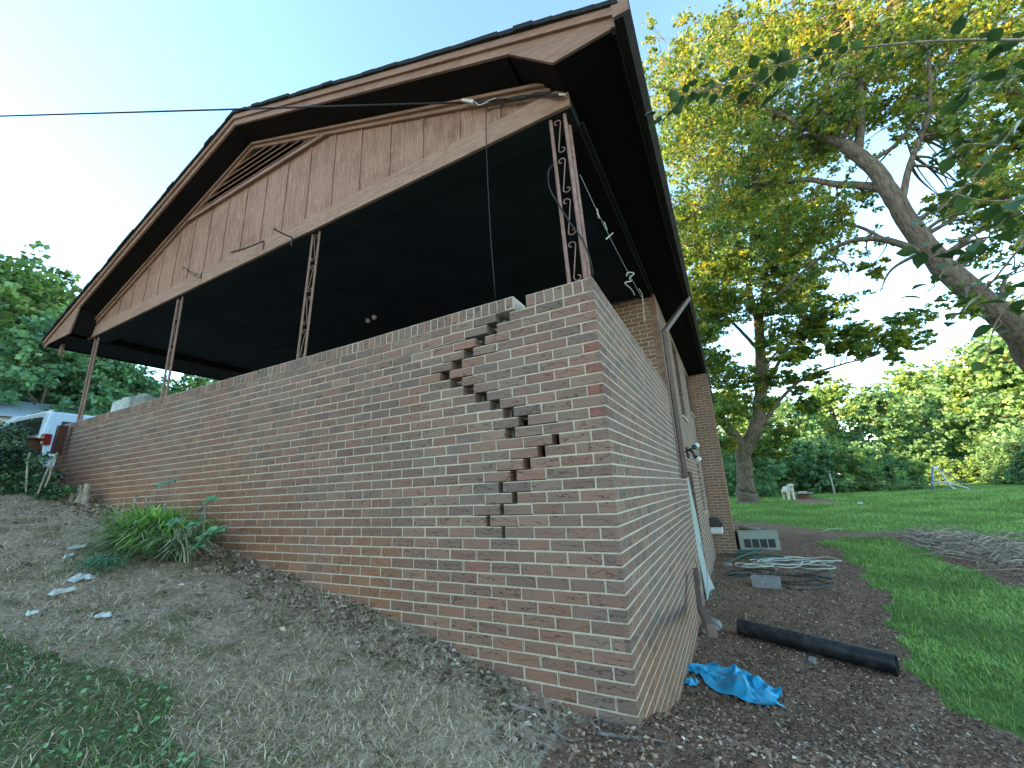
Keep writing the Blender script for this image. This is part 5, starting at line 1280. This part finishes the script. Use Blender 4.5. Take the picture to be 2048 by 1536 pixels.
def suv(name, loc, rz, label, group=None, s=1.0):
    c = empty(name, loc, label, 'car', group, rz); c.scale = (s, s, s)
    # side profile, x forward from the rear bumper, z up
    prof = [(0.0, .42), (-.02, .62), (.02, .98), (.10, 1.10), (.34, 1.68), (.60, 1.76), (2.3, 1.77), (2.75, 1.68), (3.35, 1.14), (4.35, 1.02), (4.58, .85), (4.62, .45), (4.45, .30), (.15, .30)]
    hwid = lambda z: .92-.0*(z < 1) - max(0, (z-1.05))*.23
    V = []; n = len(prof); rings = []
    ysl = [-1, -.93, .93, 1]
    bm = bmesh.new(); vv = []
    for sy, ins in ((-1, .0), (-.94, 1), (.94, 1), (1, .0)):
        row = []
        for x, z in prof:
            cx, cz = 2.3, .9; f = 1 if ins else .965
            row.append(bm.verts.new(((x-cx)*f+cx, sy*hwid(z), (z-cz)*f+cz)))
        vv.append(row)
    for a in range(3):
        for i in range(n): bm.faces.new((vv[a][i], vv[a][(i+1) % n], vv[a+1][(i+1) % n], vv[a+1][i]))
    bm.faces.new(vv[0][::-1]); bm.faces.new(vv[3]); bmesh.ops.recalc_face_normals(bm, faces=bm.faces[:])
    bmesh.ops.bevel(bm, geom=[e for e in bm.edges if e.calc_face_angle(0) > .5], offset=.02, segments=2, affect='EDGES')
    me = bpy.data.meshes.new('body'); bm.to_mesh(me); bm.free(); me.materials.append(MT['carp']); o = bpy.data.objects.new('body', me); col.objects.link(o); o.parent = c
    for f in me.polygons: f.use_smooth = True
    o.modifiers.new('e', 'EDGE_SPLIT').split_angle = R_(35)
    for sy in (-1, 1):
        for poly in ([(.42, 1.16), (.58, 1.60), (1.15, 1.64), (1.15, 1.14)], [(1.22, 1.14), (1.22, 1.64), (2.05, 1.65), (2.05, 1.13)], [(2.12, 1.13), (2.12, 1.65), (2.55, 1.62), (3.05, 1.16)]):
            vs = [(x, sy*(hwid(z)+.004), z) for x, z in poly]+[(x, sy*(hwid(z)-.03), z) for x, z in poly]; m = MB(); m.add(vs, [(0,1,2,3),(4,7,6,5),(0,4,5,1),(1,5,6,2),(2,6,7,3),(3,7,4,0)]); m.build('side_window', MT['glass'], c)
        m = MB(); m.box((-.035, sy*.80-.04, .88), (.10, sy*.80+.112, 1.14), bev=.02); m.build('tail_light', MT['lens'], c)
        for wx in (.85, 3.65):
            wh = empty('wheel', (wx, sy*.84, .34)); wh.parent = c
            MB().tube([(0, -.1, 0), (0, -.095, 0), (0, .095, 0), (0, .1, 0)], [.28, .34, .34, .28], 24).build('tyre', MT['rubber'], wh, True); MB().tube([(0, -.108, 0), (0, .108, 0)], .2, 16).build('rim', MT['metalw'], wh)
        MB().box((2.6, sy*.97-.09, 1.12), (2.72, sy*.97+.09, 1.26), bev=.02).build('mirror', MT['carp'], c)
        MB().box((.7, sy*.62-.02, 1.79), (2.4, sy*.62+.02, 1.82), bev=.008).build('roof_rail', MT['metalw'], c)
    vs = [(.125-.006, -.62, 1.17), (.125-.006, .62, 1.17), (.325-.006, .55, 1.62), (.325-.006, -.55, 1.62)]; vs += [(x+.03, y, z) for x, y, z in vs]; MB().add(vs, [(0,1,2,3),(4,7,6,5),(0,4,5,1),(1,5,6,2),(2,6,7,3),(3,7,4,0)]).build('rear_window', MT['glass'], c)
    MB().box((-.08, -.86, .40), (.06, .86, .66), bev=.03).build('rear_bumper', MT['carp'], c); MB().box((-.032, -.26, .80), (-.02, .26, .92)).build('number_plate', MT['metalw'], c)
    return c
t = on(97, 880, d=9.3); gz = float(Hb(t.x, t.y)); print('car tail', t, 'ground', gz)
ang = math.pi+R_(4)
# rear corner nearest the camera (y = -0.8 side) sits at the tail light
def car_at(tail, zl, rz, label, s=1.0):
    loc = Vector((tail.x, tail.y, 0))-Matrix.Rotation(rz, 3, 'Z') @ Vector((0, .8, 0)); return suv('white_suv', (loc.x, loc.y, tail.z-zl), rz, label, 'cars at the left', s)
car1 = car_at(t, 1.0, ang, 'white wagon with a red tail light parked past the left end of the wall')
t2 = on(-10, 866, d=15); car_at(t2, 1.0, math.pi+R_(-60), 'white car at the very left edge with only its rear showing')
# driveway rise under the cars is part of the ground; white bundle behind the wall
q = on(283, 806, y=1.1); e_ = empty('covered_table', (q.x, q.y, 1.72), 'crumpled white cloth heap showing above the wall between the two left posts', 'cloth heap')
V = []; F = []; nn = 26
for i in range(nn+1):
    for j in range(nn+1):
        u, v = i/nn-.5, j/nn-.5; r = max(abs(u), abs(v))*2
        top = q.z-1.72+.02+.16*math.exp(-((u-.12)**2+v*v)*22)+.05*mnoise.noise(Vector((u*7, v*7, 1)))+.02*mnoise.noise(Vector((u*20, v*20, 4)))
        V.append((u*.85, v*.7, top if r < .86 else top*max(0, (1-r)/.14)))
F = [(i*(nn+1)+j, i*(nn+1)+j+1, (i+1)*(nn+1)+j+1, (i+1)*(nn+1)+j) for i in range(nn) for j in range(nn)]
np_obj('cloth', V, F, MT['paper'], e_, smooth=True)

# ivy bush on the left edge
iv = empty('ivy_bush', on(30, 985, d=5.2), 'dark ivy and shrub growth at the left edge below the cars', 'bush'); m = MB(); P = []
ic = iv.location.copy()
for k in range(280):
    px, py = random.uniform(-90, 100), random.uniform(846, 1000)
    if px > 40 and py < 905: continue
    if px > 80 and py < 945: continue
    P.append(on(px, py, d=random.uniform(4.9, 6.3)))
for p in P[:26]: m.tube([Vector((p.x+random.gauss(0, .1), p.y+.05, float(Hb(p.x, p.y))-.1))-ic, p-ic], [.006, .003], 5)
m.build('stems', MT['bark'], iv)
Pp, nn_, S, cc = bez_leaves([tuple(p-ic) for p in P], [.13]*len(P), 60, .042, [(.025, .065, .03), (.04, .095, .045), (.02, .05, .025), (.06, .13, .06)])
leafmesh('leaves', Pp, nn_+np.array([.5, -.6, 0]), S, cc, MT['bleaf'], 'oval', iv, asp=.45)
c = gp(100, 995); e_ = empty('ground_plant', c, 'small green plant between the ivy and the stump at the wall', 'weed')
Pp, nn_, S, cc = bez_leaves([tuple(Vector((random.uniform(-.35, .35), random.uniform(-.1, .1), random.uniform(.0, .12)))) for _ in range(22)], [.07]*22, 40, .032, [(.05, .12, .05), (.08, .17, .06), (.035, .085, .04)])
leafmesh('leaves', Pp, nn_, S, cc, MT['bleaf'], 'oval', e_, asp=.4)
for k, pts in enumerate([[(52, 985), (55, 930), (60, 905)], [(75, 990), (95, 940), (115, 905)], [(90, 975), (100, 950), (103, 930)]]):
    P_ = [on(*p, d=4.9) for p in pts]; wire('bare_stem', P_, .010, 'cut', ['pale bare stem rising through the ivy by the pot', 'long pale stem slanting toward the wall end', 'short pale stem between two longer ones'][k], 'stem', 'bare stems by the ivy')

# ------------------------------------------------------------------ near branches with big leaves (top right)
def leafy_branch(name, stems_, label, leaf, step, cols, seed, jit=.05):
    rd = random.Random(seed); base = stems_[0][0][0]; e_ = empty(name, base, label, 'branch'); m = MB(); P = []; D_ = []; N2 = []; S = []
    for pts, r0, r1 in stems_:
        sp = spline(pts, 10); k = len(sp); m.tube([p-base for p in sp], [r0+(r1-r0)*i/(k-1) for i in range(k)], 6)
        L = sum((sp[i+1]-sp[i]).length for i in range(k-1)); n = int(L/step)
        for j in range(n):
            t = (j+.6)/n*(k-1); i = min(int(t), k-2); p = sp[i].lerp(sp[i+1], t-i); d = (sp[i+1]-sp[i]).normalized(); s = 1 if j % 2 else -1
            sd = d.cross(Vector((0, 0, 1))).normalized()*s; up = Vector((0, 0, 1)); dr = (d*.35+sd*rd.uniform(.3, 1)+up*rd.uniform(-.7, .35)).normalized()
            st = p+dr*rd.uniform(.008, .03)-base; m.tube([p-base, st], .0012, 4)
            P.append(st); D_.append(dr); N2.append((up*.9+sd*rd.uniform(-.6, .6)+Vector((rd.gauss(0, .35), rd.gauss(0, .35), 0)))); S.append(leaf*rd.uniform(.6, 1.15))
    m.build('stem', MT['stick'], e_, True)
    leafmesh('leaves', np.array([tuple(p) for p in P]), np.array([tuple(p) for p in N2]), np.array(S), pal(len(P), cols, .25), MT['bleaf'], 'ovate', e_, asp=.42, Dir=np.array([tuple(p) for p in D_])); return e_
DG = [(.055, .12, .045), (.075, .155, .055), (.045, .10, .04)]
B_ = lambda px, py, d: on(px, py, d=d)
leafy_branch('leafy_branch', [([B_(2140, 78, 1.5), B_(2048, 80, 1.55), B_(1930, 80, 1.6), B_(1790, 88, 1.65), B_(1660, 105, 1.75), B_(1560, 128, 1.8), B_(1460, 165, 1.85), B_(1380, 190, 1.9), B_(1335, 222, 1.9), B_(1305, 240, 1.92)], .006, .0015),
    ([B_(1700, 98, 1.7), B_(1650, 140, 1.75), B_(1590, 160, 1.8), B_(1560, 180, 1.8)], .002, .001), ([B_(1560, 128, 1.8), B_(1530, 160, 1.8), B_(1500, 175, 1.8)], .002, .001), ([B_(1440, 172, 1.85), B_(1400, 180, 1.85), B_(1350, 190, 1.85)], .002, .001)],
    'long thin leafy branch arching across the top right in front of the trees', .062, .028, DG, 1)
leafy_branch('leafy_branch', [([B_(2160, 180, 1.3), B_(2060, 225, 1.4), B_(2000, 290, 1.45), B_(1950, 350, 1.5), B_(1900, 400, 1.55), B_(1850, 450, 1.6)], .004, .0015), ([B_(2120, 300, 1.35), B_(2040, 400, 1.4), B_(1970, 480, 1.5), B_(1900, 530, 1.6), B_(1850, 590, 1.6)], .004, .0015),
    ([B_(2100, 420, 1.3), B_(2020, 520, 1.4), B_(1960, 590, 1.5), B_(1900, 640, 1.55)], .004, .0015), ([B_(2110, 560, 1.3), B_(2030, 600, 1.4), B_(1990, 650, 1.45), B_(1975, 720, 1.5)], .003, .0012), ([B_(2000, 290, 1.45), B_(1930, 290, 1.5), B_(1890, 320, 1.5)], .003, .001), ([B_(1970, 480, 1.5), B_(1890, 480, 1.55), B_(1830, 500, 1.6)], .002, .001), ([B_(2120, 120, 1.3), B_(2040, 150, 1.4), B_(1960, 160, 1.5), B_(1920, 200, 1.5)], .004, .001), ([B_(2040, 400, 1.4), B_(1960, 400, 1.45), B_(1890, 380, 1.5)], .002, .001)],
    'dense cluster of large dark leaves hanging in at the right edge', .068, .026, DG, 2)

# ------------------------------------------------------------------ far lawn things
dp = on(1578, 997, d=22); dz = float(H(dp.x, dp.y)); dl = Vector((dp.x, dp.y, dz))
def skin_obj(name, verts, edges, radii, mat, parent, sub=2):
    me = bpy.data.meshes.new(name); me.from_pydata([tuple(v) for v in verts], edges, []); me.materials.append(mat); o = bpy.data.objects.new(name, me); col.objects.link(o); o.parent = parent
    sk = o.modifiers.new('skin', 'SKIN'); me.skin_vertices[0].data
    for i, r in enumerate(radii): me.skin_vertices[0].data[i].radius = (r, r) if not isinstance(r, tuple) else r
    me.skin_vertices[0].data[0].use_root = True; sk.use_smooth_shade = True; s = o.modifiers.new('s', 'SUBSURF'); s.levels = s.render_levels = sub
    o.modifiers.new('d', 'DISPLACE').strength = .03; tx = bpy.data.textures.new('fur', 'CLOUDS'); tx.noise_scale = .05; o.modifiers['d'].texture = tx; return o
dog = empty('dog', dl, 'large fluffy cream white dog standing on the far lawn facing the camera', 'dog', rz=math.atan2(CAM[1]-dp.y, CAM[0]-dp.x)+R_(18))
V = [(-.10, 0, .55), (.12, 0, .56), (.34, 0, .56), (.48, 0, .66), (.58, 0, .76), (.68, 0, .75), (.78, 0, .71),
     (-.30, 0, .56), (-.42, 0, .52), (-.52, 0, .40), (-.56, 0, .28),
     (.36, .11, .42), (.36, .12, .22), (.37, .12, .05), (.41, .12, .03), (.36, -.11, .42), (.36, -.12, .22), (.37, -.12, .05), (.41, -.12, .03),
     (-.30, .12, .42), (-.24, .13, .28), (-.36, .13, .17), (-.33, .13, .04), (-.29, .13, .03), (-.30, -.12, .42), (-.24, -.13, .28), (-.36, -.13, .17), (-.33, -.13, .04), (-.29, -.13, .03)]
E_ = [(0, 1), (1, 2), (2, 3), (3, 4), (4, 5), (5, 6), (0, 7), (7, 8), (8, 9), (9, 10), (2, 11), (11, 12), (12, 13), (13, 14), (2, 15), (15, 16), (16, 17), (17, 18), (7, 19), (19, 20), (20, 21), (21, 22), (22, 23), (7, 24), (24, 25), (25, 26), (26, 27), (27, 28)]
rad = [.17, .18, .19, .15, .12, .09, .05, .17, .08, .07, .04, .09, .06, .05, .05, .09, .06, .05, .05, .11, .07, .05, .045, .05, .11, .07, .05, .045, .05]
skin_obj('body', V, E_, rad, MT['fur'], dog)
for s in (-1, 1):
    MB().tube([(.56, s*.09, .83), (.55, s*.13, .78), (.56, s*.14, .70)], [.02, .04, .012], 8).build('ear', MT['fur'], dog, True)
    MB().tube([(.675, s*.045, .79), (.695, s*.045, .79)], [.012, .004], 8).build('eye', MT['dark'], dog, True)
MB().tube([(.80, 0, .72), (.835, 0, .72)], [.03, .012], 8).build('nose', MT['dark'], dog, True)
# stump table
p = on(1610, 1000, d=22.5); p.z = float(H(p.x, p.y)); tb = empty('well_cover', p, 'low brick-red round base with a flat grey lid and white rag beside the dog', 'well')
MB().tube([(0, 0, -.05), (0, 0, .02), (0, 0, .26)], [.34, .33, .31], 18).build('base', MT['pot'], tb, True); MB().box((-.42, -.36, .262), (.42, .36, .33), bev=.02).build('lid', MT['stone'], tb)
sc_ = MB().box((-.22, -.15, .332), (.16, .12, .39), bev=.02).build('folded_rag', MT['paper'], tb)
p = on(1672, 1000, d=22.5); p.z = float(H(p.x, p.y)); o = MB().tube([(0, 0, -.2), (.01, 0, .6), (-.01, 0, 1.28)], [.05, .046, .042], 8).build('fence_post', MT['cut'], None, True); o.location = p; tag(o, 'weathered wooden post standing alone on the far lawn', 'post')
# thin fence wire from there to the right
a = on(1672, 962, d=22.5); wire('fence_wire', [a, on(1850, 974, d=24), on(2060, 990, d=25)], .006, 'wire', 'thin fence wire running right from the wooden post past the play frame', 'wire')
# blue and white play frame
c = on(1890, 1000, d=23); c.z = float(H(c.x, c.y)); pf = empty('play_frame', c, 'collapsed blue and white metal play frame at the edge of the woods', 'play frame')
tops = [Vector((-.12, 0, 1.3)), Vector((.12, .05, 1.28))]
for k, (t_, f_, mt) in enumerate([(0, (-.55, -.3, 0), 'playblue'), (0, (-.15, .5, 0), 'metalw'), (1, (.35, -.45, 0), 'metalw'), (1, (1.35, .1, 0), 'playblue'), (0, (-.35, .2, 0), 'playblue'), (1, (.6, .5, .0), 'playblue')]):
    MB().tube([tops[t_], f_], .028, 7).build('leg', MT[mt], pf, True)
for a, b in [((-.15, 0, 1.3), (.15, .05, 1.28)), ((-.42, -.2, .45), (.28, -.3, .5)), ((-.35, 0, .42), (.7, .05, .46)), ((.2, -.2, .45), (1.1, -.2, .08)), ((-.1, -.1, .6), (.5, -.4, .05))]:
    MB().tube([a, b], .024, 7).build('crossbar', MT['metalw'], pf, True)
MB().box((-.1, -.1, 1.2), (.14, .1, 1.36), bev=.02).build('top_bracket', MT['metalw'], pf)
